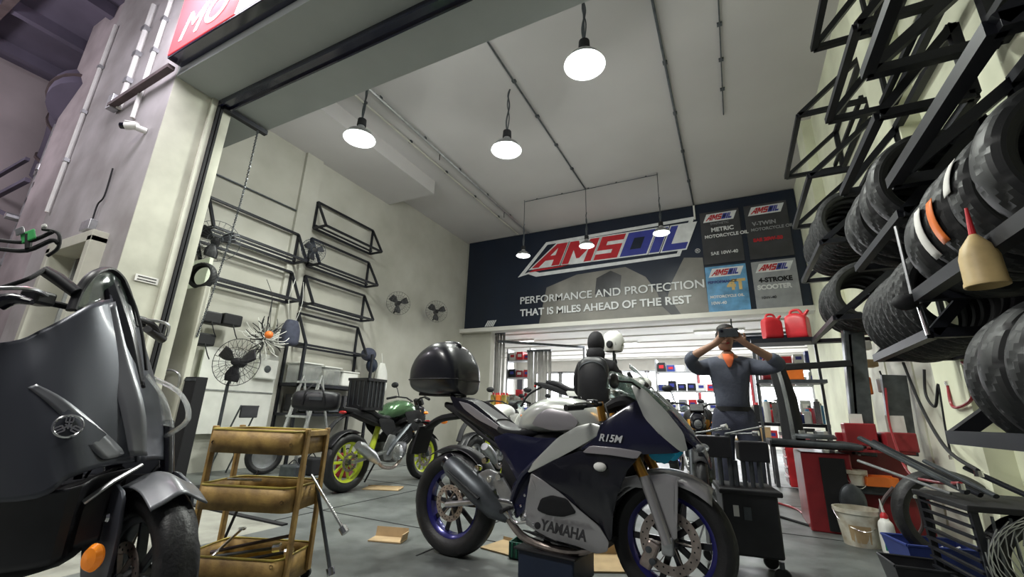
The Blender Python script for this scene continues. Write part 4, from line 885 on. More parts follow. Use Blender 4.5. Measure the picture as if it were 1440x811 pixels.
# windscreen: smoked black shell with clear panel and dark arch
WS = [[(-0.416,-0.13,1.198), (-0.413,-0.08,1.239), (-0.418,-0.0,1.271), (-0.366,0.08,1.151)],
      [(-0.434,-0.11,1.276), (-0.436,-0.07,1.317), (-0.433,-0.0,1.338), (-0.407,0.07,1.271)],
      [(-0.443,-0.09,1.328), (-0.455,-0.05,1.37), (-0.456,-0.0,1.393), (-0.45,0.06,1.362)]]
MB().grid(WS, 5).build('windscreen', 'smoke_glass', sc, solid=.005)
MB().tube(cr([(-0.429,-0.13,1.204), (-0.444,-0.11,1.287), (-0.446,-0.08,1.361), (-0.473,-0.0,1.408), (-0.456,0.05,1.384), (-0.423,0.08,1.304), (-0.372,0.09,1.183)], 6), .020, 10, flat=.6).build('screen_arch', 'black_plastic', sc)
MB().grid([[(-0.461,-0.03,1.365), (-0.462,0.02,1.393)], [(-0.4,-0.03,1.246), (-0.387,0.03,1.276)], [(-0.326,-0.02,1.106), (-0.306,0.04,1.131)], [(-0.235,-0.0,0.931), (-0.215,0.04,0.934)]], 5, 3).build('screen_strut', 'gloss_black', sc, solid=.012)
MB().grid([[(-0.414,0.02,1.295), (-0.378,0.05,1.266)], [(-0.367,0.02,1.199), (-0.335,0.06,1.172)]], 3).build('deflector', 'clear_plastic', sc, solid=.004)
MB().tube(cr([(-0.422,0.04,1.363), (-0.379,0.07,1.271), (-0.323,0.08,1.152), (-0.264,0.08,1.006)], 5), .006, 8).build('brake_line', 'matt_black', sc)
# handlebar, grips, levers, phone mount
MB().tube(cr([(-.66, .36, 1.20), (-.60, .22, 1.23), (-.62, 0, 1.22), (-.66, -.20, 1.22), (-.74, -.36, 1.18)], 6), .012, 10).build('handlebar', 'matt_black', sc)
MB().tube([(-.69, -.25, 1.21), (-.76, -.40, 1.17)], .02, 14).build('grip', 'rubber', sc)
MB().tube([(-.64, .27, 1.21), (-.67, .40, 1.18)], .02, 14).build('grip', 'rubber', sc)
MB().tube([(-0.553,-0.16,1.349), (-0.509,-0.14,1.322), (-0.44,-0.12,1.273)], [.020, .023, .021], 14).build('hand_grip', 'black_plastic', sc)
for sgn in (-1, 1):
    MB().tube(cr([(-.62, sgn*.20, 1.24), (-.58, sgn*.30, 1.24), (-.66, sgn*.41, 1.20)], 4), .007, 6).build('lever', 'alu', sc)
    MB().box((-.65, sgn*.2, 1.23), (.07, .07, .05)).build('switchgear', 'black_plastic', sc, smooth=False, bevel=.01)
a_ = Vector((-0.607,-0.28,1.415)); b_ = Vector((-0.453,-0.24,1.421)); c_ = Vector((-0.522,-0.26,1.411))
MB().tube(cr([(-0.597,-0.28,1.388), (-0.508,-0.27,1.388), (-0.456,-0.25,1.436), (-0.437,-0.24,1.429)], 4), .008, 8).tube(cr([(-0.609,-0.28,1.421), (-0.519,-0.27,1.421), (-0.462,-0.25,1.47)], 4), .007, 8).build('mount_bar', 'matt_black', sc)
MB().tube([(-0.504,-0.27,1.394), (-0.524,-0.27,1.449)], .010, 8).tube(cr([(-0.504,-0.25,1.48), (-0.451,-0.24,1.469), (-0.432,-0.24,1.413), (-0.451,-0.25,1.375)], 4), .006, 8).build('phone_mount', 'matt_black', sc)
for nm, mm, q, ss in (('phone_holder', 'label_green', (-0.516,-0.275,1.441), (.05, .006, .042)), ('clamp_pad', 'white_plastic', (-0.477,-0.27,1.483), (.016, .01, .016)), ('clamp_pad', 'galvanised', (-0.548,-0.28,1.458), (.03, .006, .03))):
    MB().box(q, ss, Matrix.Rotation(R(-28), 3, 'Y')).build(nm, mm, sc, smooth=False, bevel=.004)
MB().tube(cr([(-0.535,-0.27,1.195), (-0.502,-0.26,1.211), (-0.445,-0.25,1.203)], 4), [.03, .028, .026, .024, .022, .018, .014, .012, .01], 10).build('brake_reservoir', 'gloss_black', sc)
MB().tube(cr([(-0.594,-0.24,1.254), (-0.527,-0.22,1.297), (-0.544,-0.16,1.355), (-0.534,-0.14,1.328)], 4), .008, 8).build('brake_lever', 'matt_black', sc)
# wheel, mudguard, fork covers
wheel(sc, 0, .30, .30, .125, 'grey_steel', 7, .12, rimr=.195)
MB().grid([[(.335*math.cos(R(a))*1., y, .30+.335*math.sin(R(a))-abs(y)*.5) for y in (-.085, -.05, 0, .05, .085)] for a in (58, 78, 98, 120, 142)], 4).build('mudguard', 'matt_grey_light', sc, solid=.006)
for sd in (-1, 1):
    pn = panel('fork_cover', [(-.30, .60), (-.12, .62), (.02, .58), (.06, .44), (.06, .22), (-.04, .18), (-.16, .34)], .105, 'matt_grey', sc, sd, th=.012)
    for (a, b) in ((-.045, .50), (-.02, .37)): MB().lathe([(0, sd*.122), (.013, sd*.120), (.018, sd*.112)], (a, 0, b), 'y', 14).build('bolt', 'chrome', pn)
    MB().tube([(-.26, sd*.085, .80), (0, sd*.085, .30)], .026, 12).build('fork_leg', 'gloss_black', sc)
MB().lathe([(.0, -.02), (.030, -.016), (.040, 0), (.036, .01)], (0,0,0), 'y', 24).build('side_reflector', 'orange_lens', sc)
q = bpy.data.objects['side_reflector']; q.location = Vector((-0.024,-0.2,0.417)); q.scale = (.75, 1, 1.)
cables(sc, 7, -.55, 1.1, -.35, .6); 
for k in range(5): MB().tube(cr([(-.45+.03*k, -.14-.01*k, .50), (-.52+.02*k, -.19, .36), (-.40+.05*k, -.16, .22), (-.5, -.2, .1)], 5), .007, 6).build('hose', 'grey_steel', sc)
MB().tube(cr([(-.70, -.26, .50), (-.50, -.20, .44), (-.30, -.16, .40)], 4), .009, 8).build('brake_pipe', 'galvanised', sc)
MB().loft([(-1.0, 0, .42, .16, .12), (-.6, 0, .42, .13, .14), (-.35, 0, .45, .09, .14), (-.2, 0, .55, .05, .10)], 14, 3).build('inner_frame', 'matt_black', sc)
MB().loft([(-.62, 0, .85, .15, .20), (-.5, 0, .92, .13, .18), (-.36, 0, .84, .08, .13)], 14, 3).build('radiator_box', 'matt_black', sc)
for c_ in [q for q in bpy.data.objects if q.parent == sc]:
    b_n = c_.name.split('.')[0]
    if b_n in ('handlebar', 'grip', 'lever', 'switchgear'): c_.location.x = .16
    if b_n in ('headlight', 'light_guide'): c_.location.x = .10
    if b_n in ('wheel', 'mudguard', 'fork_cover', 'fork_leg'): c_.rotation_euler.z = R(-28); c_.location.x = -.03
# rest of the scooter, behind the frame edge
MB().loft([(-2.0, 0, .85, .06, .05), (-1.75, 0, .80, .16, .12), (-1.4, 0, .68, .20, .18), (-1.05, 0, .55, .20, .18), (-.8, 0, .45, .18, .12)], 20, 3).build('body_shell', 'matt_grey', sc)
MB().loft([(-2.0, 0, .93, .08, .04), (-1.7, 0, .90, .15, .05), (-1.45, 0, .82, .16, .05), (-1.1, 0, .80, .14, .05), (-1.0, 0, .80, .08, .04)], 18, 3).build('seat', 'black_plastic', sc)
wheel(sc, -1.54, .29, .29, .14, 'grey_steel', 7, .11, rimr=.185)
# ------------------------------------------------------------------ yellow tool trolley
tr = empty('tool_trolley', (-2.33, 1.67, 0), R(22), 'grimy yellow three-tier metal tool trolley on the floor beside the scooter', 'trolley')
TW, TD = .50, .33
def tray(z, h, nm):
    def rr(w_, d_, r_, k=4):
        o = []
        for cx, cy, a0 in ((w_/2-r_, d_/2-r_, 0), (-w_/2+r_, d_/2-r_, 90), (-w_/2+r_, -d_/2+r_, 180), (w_/2-r_, -d_/2+r_, 270)):
            for i in range(k+1): a = R(a0+90*i/k); o.append((cx+r_*math.cos(a), cy+r_*math.sin(a)))
        return o
    P = rr(TW, TD, .045); n = len(P); mb = MB(); Pi = rr(TW-.006, TD-.006, .043)
    mb.add([(a, b, z) for a, b in P]+[(a, b, z+h) for a, b in P], [(i, (i+1) % n, n+(i+1) % n, n+i) for i in range(n)])
    o = mb.build('tray', 'yellow_tray', tr, solid=.004, angle=25)
    MB().add([(a, b, z+.004) for a, b in Pi], [tuple(range(n))]).build('tray_floor', 'yellow_tray_in', o, solid=.003)
    MB().tube([(a, b, z+h) for a, b in P]+[(P[0][0], P[0][1], z+h)], .0055, 6, caps=False).build('rolled_rim', 'yellow_tray_in', o)
    return o
T3 = [tray(.64, .115, 0), tray(.37, .115, 0), tray(.035, .13, 0)]
for sx_ in (-1, 1):
    for sy in (-.32, .32):
        MB().box((sx_*(TW/2+.012), sy*TD, .41), (.018, .035, .72)).build('leg', 'yellow_tray', tr, smooth=False, bevel=.004)
    MB().box((sx_*(TW/2+.012), 0, .745), (.018, TD*.64+.035, .03)).build('end_bar', 'yellow_tray', tr, smooth=False, bevel=.004)
    for zz_ in (.69, .42, .14):
        for sy in (-.32, .32): MB().lathe([(0, .006), (.007, .005), (.009, 0)], (sx_*TW/2*.86, sy*0-TD/2-.003, zz_), 'y', 10).build('rivet', 'grey_steel', tr)
    for sy in (-1, 1):
        c = MB().lathe([(0, -.010), (.028, -.010), (.030, 0), (.028, .010), (0, .010)], (sx_*.24, sy*.13, .03), 'y', 16).build('castor', 'rubber', tr)
        MB().box((sx_*.24, sy*.13, .065), (.04, .04, .035)).build('castor_fork', 'galvanised', tr, smooth=False)
def tool(nm, a, b, r_, m, label, cat='tool', rz=22, loc=(-2.30, 1.68, 0), head=None, grp=None):
    t = empty(nm, loc, R(rz), label, cat, grp); a = Vector(a); b = Vector(b)
    MB().tube([a, b], r_, 8, flat=.7).build('shaft', m, t)
    if head == 'ring': MB().lathe([(r_*1.2, -r_*.5), (r_*2.2, -r_*.5), (r_*2.2, r_*.5), (r_*1.2, r_*.5)], (0, 0, 0), 'z', 16, True).build('ring_end', m, t).location = b
    elif head: MB().tube([b, b+(b-a).normalized()*.035], r_*2, 10).build('tool_head', head, t)
    return t
tool('wrench', (-.20, -.08, .13), (-.14, .05, .24), .009, 'chrome', 'bright steel spanner standing up in the bottom trolley tray', head='ring')
tool('pry_bar', (-.22, -.05, .15), (.14, .06, .22), .012, 'rust_pipe', 'long dark pry bar lying across the bottom trolley tray')
tool('ratchet', (-.20, -.10, .14), (.10, -.03, .18), .011, 'grey_steel', 'grey ratchet handle in the bottom trolley tray, nearest the rim', head='chrome')
tool('screwdriver', (-.05, -.10, .13), (.18, -.05, .17), .012, 'black_plastic', 'black-handled screwdriver in the bottom trolley tray at its right end', head='chrome')
tool('spanner', (-.24, 0, .49), (-.06, -.02, .495), .010, 'galvanised', 'steel spanner lying across the middle trolley tray at its left end', head='ring')
tool('extension_bar', (.23, .0, .53), (.46, -.05, .30), .010, 'chrome', 'bright steel bar sticking out of the right side of the trolley', head='chrome')
tool('breaker_bar', (.24, .04, .50), (.40, .0, .10), .010, 'grey_steel', 'dark steel bar hanging down at the right side of the trolley', head='chrome')
# rags/lead
t = empty('air_hose', (-3.2, 1.9, 0), 0, 'thin black hose rising from the floor between scooter and trolley', 'hose')
MB().tube(cr([(0, 0, .01), (.35, -.1, .01), (.5, -.1, .3), (.55, -.05, .5)], 6), .008, 6).build('hose_tube', 'matt_black', t)
# ------------------------------------------------------------------ cart behind the front wheel
ct = empty('tool_cart', (-.06, 3.30, 0), R(8), 'black tool cart with handle bars and deep box directly behind the front wheel', 'cart')
MB().box((.06, .02, .30), (.30, .36, .34)).build('cart_box', 'black_plastic', ct, smooth=False, bevel=.012)
MB().box((.065, .02, .475), (.34, .40, .03)).build('box_lid', 'matt_black', ct, smooth=False, bevel=.008)
MB().box((-.13, .0, .22), (.10, .30, .22)).build('side_bin', 'black_plastic', ct, smooth=False, bevel=.01)
for (x, y) in ((-.16, -.14), (.19, -.14), (-.16, .16), (.19, .16)):
    MB().tube([(x, y, .05), (x, y, .12)], .014, 8).build('leg', 'grey_steel', ct)
    MB().lathe([(0, -.014), (.04, -.014), (.045, 0), (.04, .014), (0, .014)], (x, y, .045), 'y', 18).build('castor', 'rubber', ct)
for x in (-.07, -.01): MB().tube([(x, -.02, .48), (x, -.02, .80)], .016, 8).build('post', 'grey_steel', ct)
MB().box((-.10, .0, .72), (.20, .16, .13)).build('tool_tray', 'black_plastic', ct, smooth=False, bevel=.008)
MB().box((.13, .02, .70), (.17, .16, .12)).build('tool_tray', 'black_plastic', ct, smooth=False, bevel=.008)
for k in range(4): MB().tube([(.02+.045*k, -.02, .49), (.02+.045*k, -.02, .64)], .014, 8).build('hanging_tube', 'grey_steel', ct)
MB().box((-.02, -.165, .37), (.03, .004, .06)).build('label_card', 'paper', ct, smooth=False)
MB().box((.04, -.165, .36), (.04, .004, .07)).build('vent_plate', 'grey_steel', ct, smooth=False)
for i, (a, b, hd, lb) in enumerate([((-.20, -.03, .80), (.0, .03, .83), 'ring', 'bright steel spanner on the left half of the black cart top'), ((-.02, .0, .80), (.20, .05, .85), 'ring', 'long steel spanner sticking out right over the black cart top'), ((-.16, .03, .80), (-.04, -.04, .84), 'chrome', 'short chrome ratchet resting on the black cart top'), ((.02, .04, .80), (.14, -.03, .81), 'chrome', 'short steel bar on the right half of the black cart top')]):
    tool('spanner', a, b, .008, 'galvanised', lb, rz=8, loc=(-.06, 3.30, 0), head=hd)
# ------------------------------------------------------------------ things on the floor
def carton(loc, rz, s, label, m='cardboard'):
    t = empty('cardboard_piece', loc, R(rz), label, 'cardboard')
    MB().box((0, 0, .006), (s[0], s[1], .008)).build('sheet', m, t, smooth=False)
    MB().box((0, s[1]/2, s[2]/2), (s[0], .006, s[2]), Matrix.Rotation(R(-12), 3, 'X')).build('flap', m, t, smooth=False)
    MB().box((s[0]/2, 0, s[2]*.4), (.006, s[1]*.9, s[2]*.8), Matrix.Rotation(R(15), 3, 'Y')).build('flap', m, t, smooth=False)
    return t
carton((-2.28, 2.66, 0), 18, (.24, .13, .07), 'small open cardboard carton on the floor between trolley and silver bike')
carton((-3.75, 4.2, 0), 25, (.42, .22, .02), 'flat cardboard piece under the yellow-wheeled motorcycle')
carton((-1.45, 2.95, 0), -10, (.34, .26, .03), 'crumpled cardboard beside the green crate under the silver bike')
carton((-.85, 3.0, 0), 30, (.42, .34, .09), 'torn yellowish cardboard behind the drip tray under the silver bike')
t = empty('green_crate', (-1.28, 2.86, 0), R(6), 'small dark green plastic crate under the silver sport bike', 'crate')
o = MB()
for a, b in (((0,-.07,.05),(.22,.008,.09)), ((0,.07,.05),(.22,.008,.09)), ((-.11,0,.05),(.008,.14,.09)), ((.11,0,.05),(.008,.14,.09)), ((0,0,.006),(.22,.14,.008))): o.box(a, b)
o.build('crate_body', 'crate_green', t, smooth=False)
for k in range(7): MB().box((-.09+.03*k, -.077, .05), (.008, .006, .08)).build('rib', 'green_paint', t, smooth=False)
t = empty('drip_tray', (-1.0, 2.62, 0), R(-5), 'dark blue-black drip pan on the floor under the engine of the silver bike', 'tray')
MB().box((0, 0, .08), (.34, .30, .15)).build('pan_body', 'blue_dark', t, smooth=False, bevel=.01); MB().box((0, 0, .155), (.38, .34, .012)).build('pan_rim', 'matt_black', t, smooth=False, bevel=.004)
for i, (x, y) in enumerate([(-.08, 0), (.02, .02), (.10, -.04)]):
    q = empty('oil_fitting', (-1.0+x, 2.62+y, .162), 0, ['small steel fitting at the left end of the drip pan lid', 'small steel fitting in the middle of the drip pan lid', 'small steel fitting at the right end of the drip pan lid'][i], 'fitting'); MB().tube([(0, 0, .012), (.04, .01, .015)], .012, 8).build('nut', 'chrome', q)
# ================================================================== RIGHT SIDE MACHINES
tc = empty('tyre_changer', (0, 0, 0), 0, 'dark red tyre changing machine with work top beneath the right wall racks', 'machine')
MB().box((.66, 5.15, .32), (.36, .62, .64)).build('cabinet', 'red_paint', tc, smooth=False, bevel=.012)
MB().box((.70, 4.83, .31), (.18, .02, .58)).build('side_panel', 'matt_black', tc, smooth=False, bevel=.004)
MB().lathe([(0, -.03), (.07, -.028), (.10, -.012), (.105, .01)], (0,0,0), 'y', 28).build('bead_breaker_pad', 'grey_steel', tc)
q = bpy.data.objects['bead_breaker_pad']; q.location = (.80, 4.80, .27); q.scale = (.9, 1, 1.3)
MB().box((.58, 5.1, .70), (.66, .66, .06)).build('work_top', 'matt_black', tc, smooth=False, bevel=.01)
MB().tube([(.26, 4.76, .72), (.92, 4.76, .70)], .025, 12).build('air_cylinder', 'grey_steel', tc)
MB().lathe([(0, .03), (.18, .03), (.2, .01), (.2, -.01), (0, -.01)], (.6, 5.05, .76), 'z', 28).build('turntable', 'grey_steel', tc)
for k in range(4):
    a = R(45+90*k); MB().box((.6+.12*math.cos(a), 5.05+.12*math.sin(a), .80), (.07, .05, .04), Matrix.Rotation(a, 3, 'Z')).build('jaw', 'alu', tc, smooth=False, bevel=.005)
MB().bar((1.04,5.35,0.61), (1.14,5.35,1.98), .17, .12).build('column', 'grey_steel', tc, smooth=False, bevel=.01)
MB().bar((1.09,5.3,1.75), (0.99,5.3,0.61), .02, .02).build('column_edge', 'galvanised', tc, smooth=False)
MB().bar((.40, 5.2, 1.42), (1.05, 5.25, 1.46), .06).build('swing_arm', 'matt_black', tc, smooth=False, bevel=.006)
MB().tube([(.44, 5.18, 1.42), (.46, 5.1, .88)], .018, 10).build('mount_head', 'chrome', tc)
MB().box((1.01,5.27,0.92), (.10, .006, .13)).build('instruction_label', 'paper', tc, smooth=False)
wb_ = empty('wheel_balancer', (0, 0, 0), 0, 'red workshop cabinet with shelf and grey ledge right of the tyre changer', 'cabinet')
MB().box((1.10, 5.20, .16), (.50, .40, .32)).build('cabinet', 'red_paint', wb_, smooth=False, bevel=.01)
MB().box((1.08, 5.12, .36), (.56, .46, .07)).build('ledge', 'grey_steel', wb_, smooth=False, bevel=.008)
MB().box((1.10, 5.42, .60), (.50, .05, .42)).build('back_panel', 'red_paint', wb_, smooth=False, bevel=.01)
MB().box((1.10, 5.28, .66), (.52, .30, .02)).build('shelf', 'red_paint', wb_, smooth=False)
MB().box((1.28, 5.25, .75), (.22, .26, .16)).build('housing', 'red_paint', wb_, smooth=False, bevel=.01)
MB().box((1.02, 5.30, .80), (.24, .16, .20)).build('tool_well', 'red_paint', wb_, smooth=False, bevel=.01)
MB().bar((1.36,5.45,0.63), (1.4,5.45,1.36), .19, .06).build('post', 'grey_steel', wb_, smooth=False, bevel=.006)
MB().box((1.33,5.4,0.9), (.14, .006, .16)).build('instruction_label', 'paper', wb_, smooth=False)
for k in range(7):
    q = empty('small_part', (.90+.065*k, 5.20+.02*(k % 2), .67), 0, '%s small part from the left on the red cabinet shelf' % ['bright steel', 'dark', 'chrome', 'greasy', 'orange', 'pale', 'black'][k], 'part')
    MB().tube([(0, 0, .015), (.03, .02, .018)], .015, 8).build('body', ['chrome', 'matt_black', 'chrome', 'grey_steel', 'orange_plastic', 'white_plastic', 'matt_black'][k], q)
t = empty('drawer_cabinet', (.72, 7.7, 0), 0, 'narrow red tool cabinet standing farther back, behind the tyre changer', 'cabinet')
MB().box((0, 0, .38), (.30, .60, .66)).build('cabinet', 'red_bright', t, smooth=False, bevel=.01)
for k in range(5):
    d = MB().box((-.153, 0, .12+.125*k), (.012, .54, .105)).build('drawer', 'red_paint', t, smooth=False, bevel=.004)
    MB().bar((-.168, -.2, .15+.125*k), (-.168, .2, .15+.125*k), .012).build('handle', 'alu', d, smooth=False)
MB().box((0, 0, .73), (.34, .64, .04)).build('worktop', 'matt_black', t, smooth=False)
def tub(name, loc, r0, r1, h, m, label, cat, rim=True, handle=True, filler=None):
    t = empty(name, loc, 0, label, cat)
    MB().lathe([(0, .0), (r0, 0), (r1, h), (r1-.006, h), (r0-.005, .008), (0, .008)], (0,0,0), 'z', 28).build('tub_body', m, t)
    if rim: MB().lathe([(r1-.002, h-.035), (r1+.010, h-.03), (r1+.010, h), (r1-.002, h)], (0,0,0), 'z', 28, True).build('rim', m, t)
    if handle: MB().tube(cr([(r1+.005, 0, h-.03), (r1*.8, -.05, h-.10), (0, -r1-.02, h-.14), (-r1*.8, -.05, h-.10), (-r1-.005, 0, h-.03)], 4), .003, 5).build('wire_handle', 'chrome', t)
    if filler: MB().lathe([(0, h*.8), (r1*.93, h*.8)], (0,0,0), 'z', 20).build('contents', filler, t)
    return t
t = tub('paint_bucket', (.77, 4.55, 0), .115, .15, .26, 'bucket_white', 'large dirty white bucket standing on the floor before the red machines', 'bucket')
MB().grid([[(.118*math.cos(a)*k_, .118*math.sin(a)*k_, z_) for a in (R(-130), R(-110), R(-90), R(-70))] for k_, z_ in ((1.01, .03), (1.16, .15))], 2).build('label_print', 'cardboard', t)
tub('small_tub', (0.86,4.88,0.34)[:2]+(.395,), .06, .075, .12, 'bucket_white', 'small white tub on the grey ledge of the red cabinet', 'tub')
t = empty('orange_bin', (1.02,4.88,0.33)[:2]+(.397,), R(10), 'bright orange plastic parts bin on the grey ledge', 'bin')
o = MB()
for a, b in (((0,-.05,.04),(.22,.006,.07)), ((0,.05,.045),(.22,.006,.08)), ((-.11,0,.04),(.006,.10,.07)), ((.11,0,.04),(.006,.10,.07)), ((0,0,.004),(.22,.1,.006))): o.box(a, b)
o.build('bin_body', 'orange_plastic', t, smooth=False)
t = empty('spray_bottle', (.90, 4.38, 0), R(10), 'white and green plastic bottle with red cap and long nozzle on the floor', 'bottle')
MB().loft([(0, 0, 0, .05, .035), (.02, 0, 0, .055, .04), (.18, 0, 0, .055, .04), (.22, 0, 0, .03, .025), (.235, 0, 0, .02, .02)], 18, 3.2).build('bottle_body', 'white_plastic', t)
q = [c for c in bpy.data.objects if c.parent == t][0]; q.rotation_euler = (0, -PI/2, 0); q.location = (0, 0, .0)
MB().box((0, -.042, .07), (.085, .004, .09)).build('label_print', 'green_paint', t, smooth=False); MB().box((0, -.043, .14), (.06, .004, .04)).build('label_print', 'red_bright', t, smooth=False)
MB().lathe([(0, .275), (.012, .27), (.024, .25), (.024, .23), (0, .23)], (0,0,0), 'z', 16).build('cap', 'red_bright', t)
MB().tube([(0, 0, .27), (-.01, 0, .36)], [.010, .003], 8).build('nozzle', 'white_plastic', t)
def bin_(name, loc, rz, s, m, label):
    t = empty(name, loc, R(rz), label, 'bin'); a, b, h = s
    v = [(-a*.42, -b*.42, 0), (a*.42, -b*.42, 0), (a*.42, b*.42, 0), (-a*.42, b*.42, 0), (-a/2, -b/2, h), (a/2, -b/2, h), (a/2, b/2, h), (-a/2, b/2, h)]
    MB().add(v, [(0,1,2,3), (0,1,5,4), (1,2,6,5), (2,3,7,6), (3,0,4,7)]).build('bin_body', m, t, smooth=False, solid=.008)
    MB().tube([v[4], v[5], v[6], v[7], v[4]], .009, 6).build('rim', m, t); return t
bin_('blue_bin', (1.05, 4.02, 0), 12, (.42, .30, .17), 'blue_plastic', 'dark blue open plastic bin on the floor at lower right')
bin_('black_bin', (.86, 3.62, 0), 5, (.30, .26, .12), 'black_plastic', 'low black open tray in front of the blue bin')
for i, (x, y) in enumerate(((1.0, 4.0), (1.1, 4.06))):
    tool('bin_tool', (x-.08, y, .06), (x+.1, y+.02, .15), .011, 'galvanised', ['steel rod resting in the blue bin, nearer', 'steel rod resting in the blue bin, farther'][i], rz=0, loc=(0, 0, 0))
# netted dark tyres and stand at lower right corner
t = empty('wire_basket', (1.22, 3.45, 0), R(6), 'black slatted basket stand with tools on top at the lower right corner', 'basket')
for (x, y) in ((-.24, -.26), (.24, -.26), (-.24, .26), (.24, .26)): MB().bar((x*.9, y, 0), (x, y, .50), .03).build('leg', 'black_steel', t, smooth=False)
for k in range(9): MB().bar((-.245, -.26, .06+.05*k), (-.245, .26, .06+.05*k), .022, .012).build('slat', 'black_steel', t, smooth=False)
for k in range(8): MB().bar((-.24+.068*k, -.265, .04), (-.24+.068*k, -.265, .47), .010).build('wire', 'grey_steel', t, smooth=False)
MB().box((0, 0, .50), (.54, .58, .03)).build('top_plate', 'matt_black', t, smooth=False, bevel=.006)
net = MB()
for k in range(14):
    a = R(15*k); net.tube([(math.cos(a+q*.9)*.25*(.25+.75*abs(math.cos(q*.5))), -.29-.01*math.sin(q*3), .25+.24*math.sin(a+q*.9)*(1-.3*q/3)) for q in (0, .5, 1, 1.5, 2, 2.5)], .003, 4)
o = net.build('netting', 'galvanised', t); o['kind'] = 'stuff'
tb = tyre_mesh(MB(), .24, .12, 60, (0.02, -.20, .25), seed=5, hole=.15).build('held_tyre', 'rubber', t)
for i, (a, b, r_, m) in enumerate([((.72, 3.75, .80), (1.05, 3.30, .56), .022, 'grey_steel'), ((.80, 3.80, .78), (1.12, 3.36, .545), .020, 'black_steel'), ((1.02, 3.72, .68), (1.18, 3.36, .545), .018, 'grey_steel'), ((1.18, 3.65, .66), (1.34, 3.38, .54), .020, 'black_steel'), ((.68, 3.70, .66), (1.0, 3.36, .54), .012, 'galvanised')]):
    tool('tyre_lever', a, b, r_, m, ['thick grey tube topmost of the bars leaning over the basket stand', 'thick black tube just right of the topmost bar on the basket stand', 'shorter grey bar in the middle of the basket stand top', 'rightmost black bar on the basket stand top', 'thin bright rod lowest of the bars at the basket stand'][i], rz=0, loc=(0, 0, 0), grp='bars piled on the basket stand')
t = empty('tyre', (1.20, 4.15, 0), 0, 'dark tyre leaning on the wall behind the hose coil near the red cabinet', 'tyre')
tyre_mesh(MB(), .30, .15, 60, (0, 0, .31), seed=4).build('tyre_body', 'rubber', t, angle=30)
# hoses on right wall
def hose(pts, r_, m, label):
    t = empty('air_hose', pts[0], 0, label, 'hose', 'hoses and cables by the right wall'); p0 = Vector(pts[0])
    MB().tube(cr([Vector(p)-p0 for p in pts], 8), r_, 8).build('hose_tube', m, t)
    MB().tube([Vector(pts[-1])-p0, Vector(pts[-1])-p0+Vector((.0, .0, -.03))], r_*1.7, 8).build('fitting', 'chrome', t)
hose([(1.42,4.2,1.39), (1.4,3.89,1.25), (1.38,3.92,1.07), (1.38,4.23,1.03), (1.4,4.28,1.21)], .010, 'red_paint', 'red air hose looped on the wall below the nearest rack')
hose([(1.42,4.72,1.34), (1.4,4.74,1.14), (1.38,4.54,1.04), (1.4,4.44,1.2), (1.4,4.5,0.89), (1.4,4.52,0.69)], .010, 'matt_black', 'black cable loop on the wall left of the red hose')
hose([(1.4,5.1,1.44), (1.35,4.73,1.05), (1.2,3.94,0.76), (1.12,3.32,0.67)], .011, 'matt_black', 'long black hose sagging from the middle rack to the basket stand')
hose([(1.3,5.36,1.23), (1.2,5.04,0.88), (1.1,4.43,0.57), (1.05,3.79,0.56), (1.0,3.2,0.61)], .009, 'red_paint', 'thin red hose from the grey post sagging to the basket stand')
hose([(1.42,4.02,1.08), (1.42,4.12,0.9), (1.42,4.28,0.61)], .006, 'matt_black', 'straight thin black cable hanging below the red hose loop')
hose([(.98, 4.35, .45), (.90, 4.42, .30), (.92, 4.45, .12), (1.02, 4.50, .05), (1.13, 4.45, .2), (1.10, 4.35, .42)], .012, 'rust_pipe', 'reddish coiled hose standing between red cabinet and basket stand')
hose([(1.10, 4.45, .48), (1.20, 4.50, .3), (1.18, 4.50, .1), (1.05, 4.52, .04)], .010, 'matt_black', 'black hose loop right of the reddish coiled hose')
hose([(.20, 5.4, .01), (.35, 5.2, .01), (.5, 5.0, .01)], .012, 'matt_black', 'black hose lying on the floor left of the tyre changer')
hose([(-.1, 6.6, .012), (.2, 6.3, .012), (.45, 5.9, .012), (.5, 5.6, .012)], .012, 'red_paint', 'red hose lying on the floor behind the black hose')
# funnel bottle hanging on the nearest rack
t = empty('hanging_bottle', (.86, 2.10, 1.40), 0, 'tan inverted plastic bottle with red nozzle hanging on the nearest tyre rack', 'bottle')
MB().lathe([(0, .185), (.012, .18), (.022, .165), (.045, .13), (.056, .09), (.058, .0), (.061, -.008), (.061, -.02), (.055, -.022), (.05, .0), (.04, .1), (0, .14)], (0,0,0), 'z', 28).build('bottle_body', 'tan_bottle', t)
MB().tube([(0, 0, .18), (.003, 0, .29)], [.011, .005], 10).build('nozzle', 'red_bright', t)
# things around the far rack: red jugs, shelf, orange box
sh = empty('wall_shelf', (.60, 6.2, 1.84), 0, 'black shelf board carrying red jugs left of the grey machine column', 'shelf')
MB().box((0, 0, 0), (.70, .30, .05)).build('board', 'black_steel', sh, smooth=False); MB().bar((.3, .1, 0), (.88, .1, -.0), .04).build('arm', 'black_steel', sh, smooth=False)
def jug(loc, rz, m, label, s=1.):
    t = empty('fuel_jug', loc, R(rz), label, 'jug')
    MB().loft([(-.10*s, 0, .13*s, .05*s, .10*s), (-.09*s, 0, .13*s, .07*s, .13*s), (0, 0, .14*s, .075*s, .14*s), (.09*s, 0, .12*s, .07*s, .12*s), (.10*s, 0, .11*s, .05*s, .09*s)], 18, 4).build('jug_body', m, t)
    MB().tube(cr([(-.06*s, 0, .26*s), (-.04*s, 0, .31*s), (.03*s, 0, .31*s), (.06*s, 0, .25*s)], 4), .014*s, 8).build('handle', m, t)
    MB().tube([(.06*s, 0, .23*s), (.12*s, 0, .30*s)], [.022*s, .014*s], 10).build('spout', m, t)
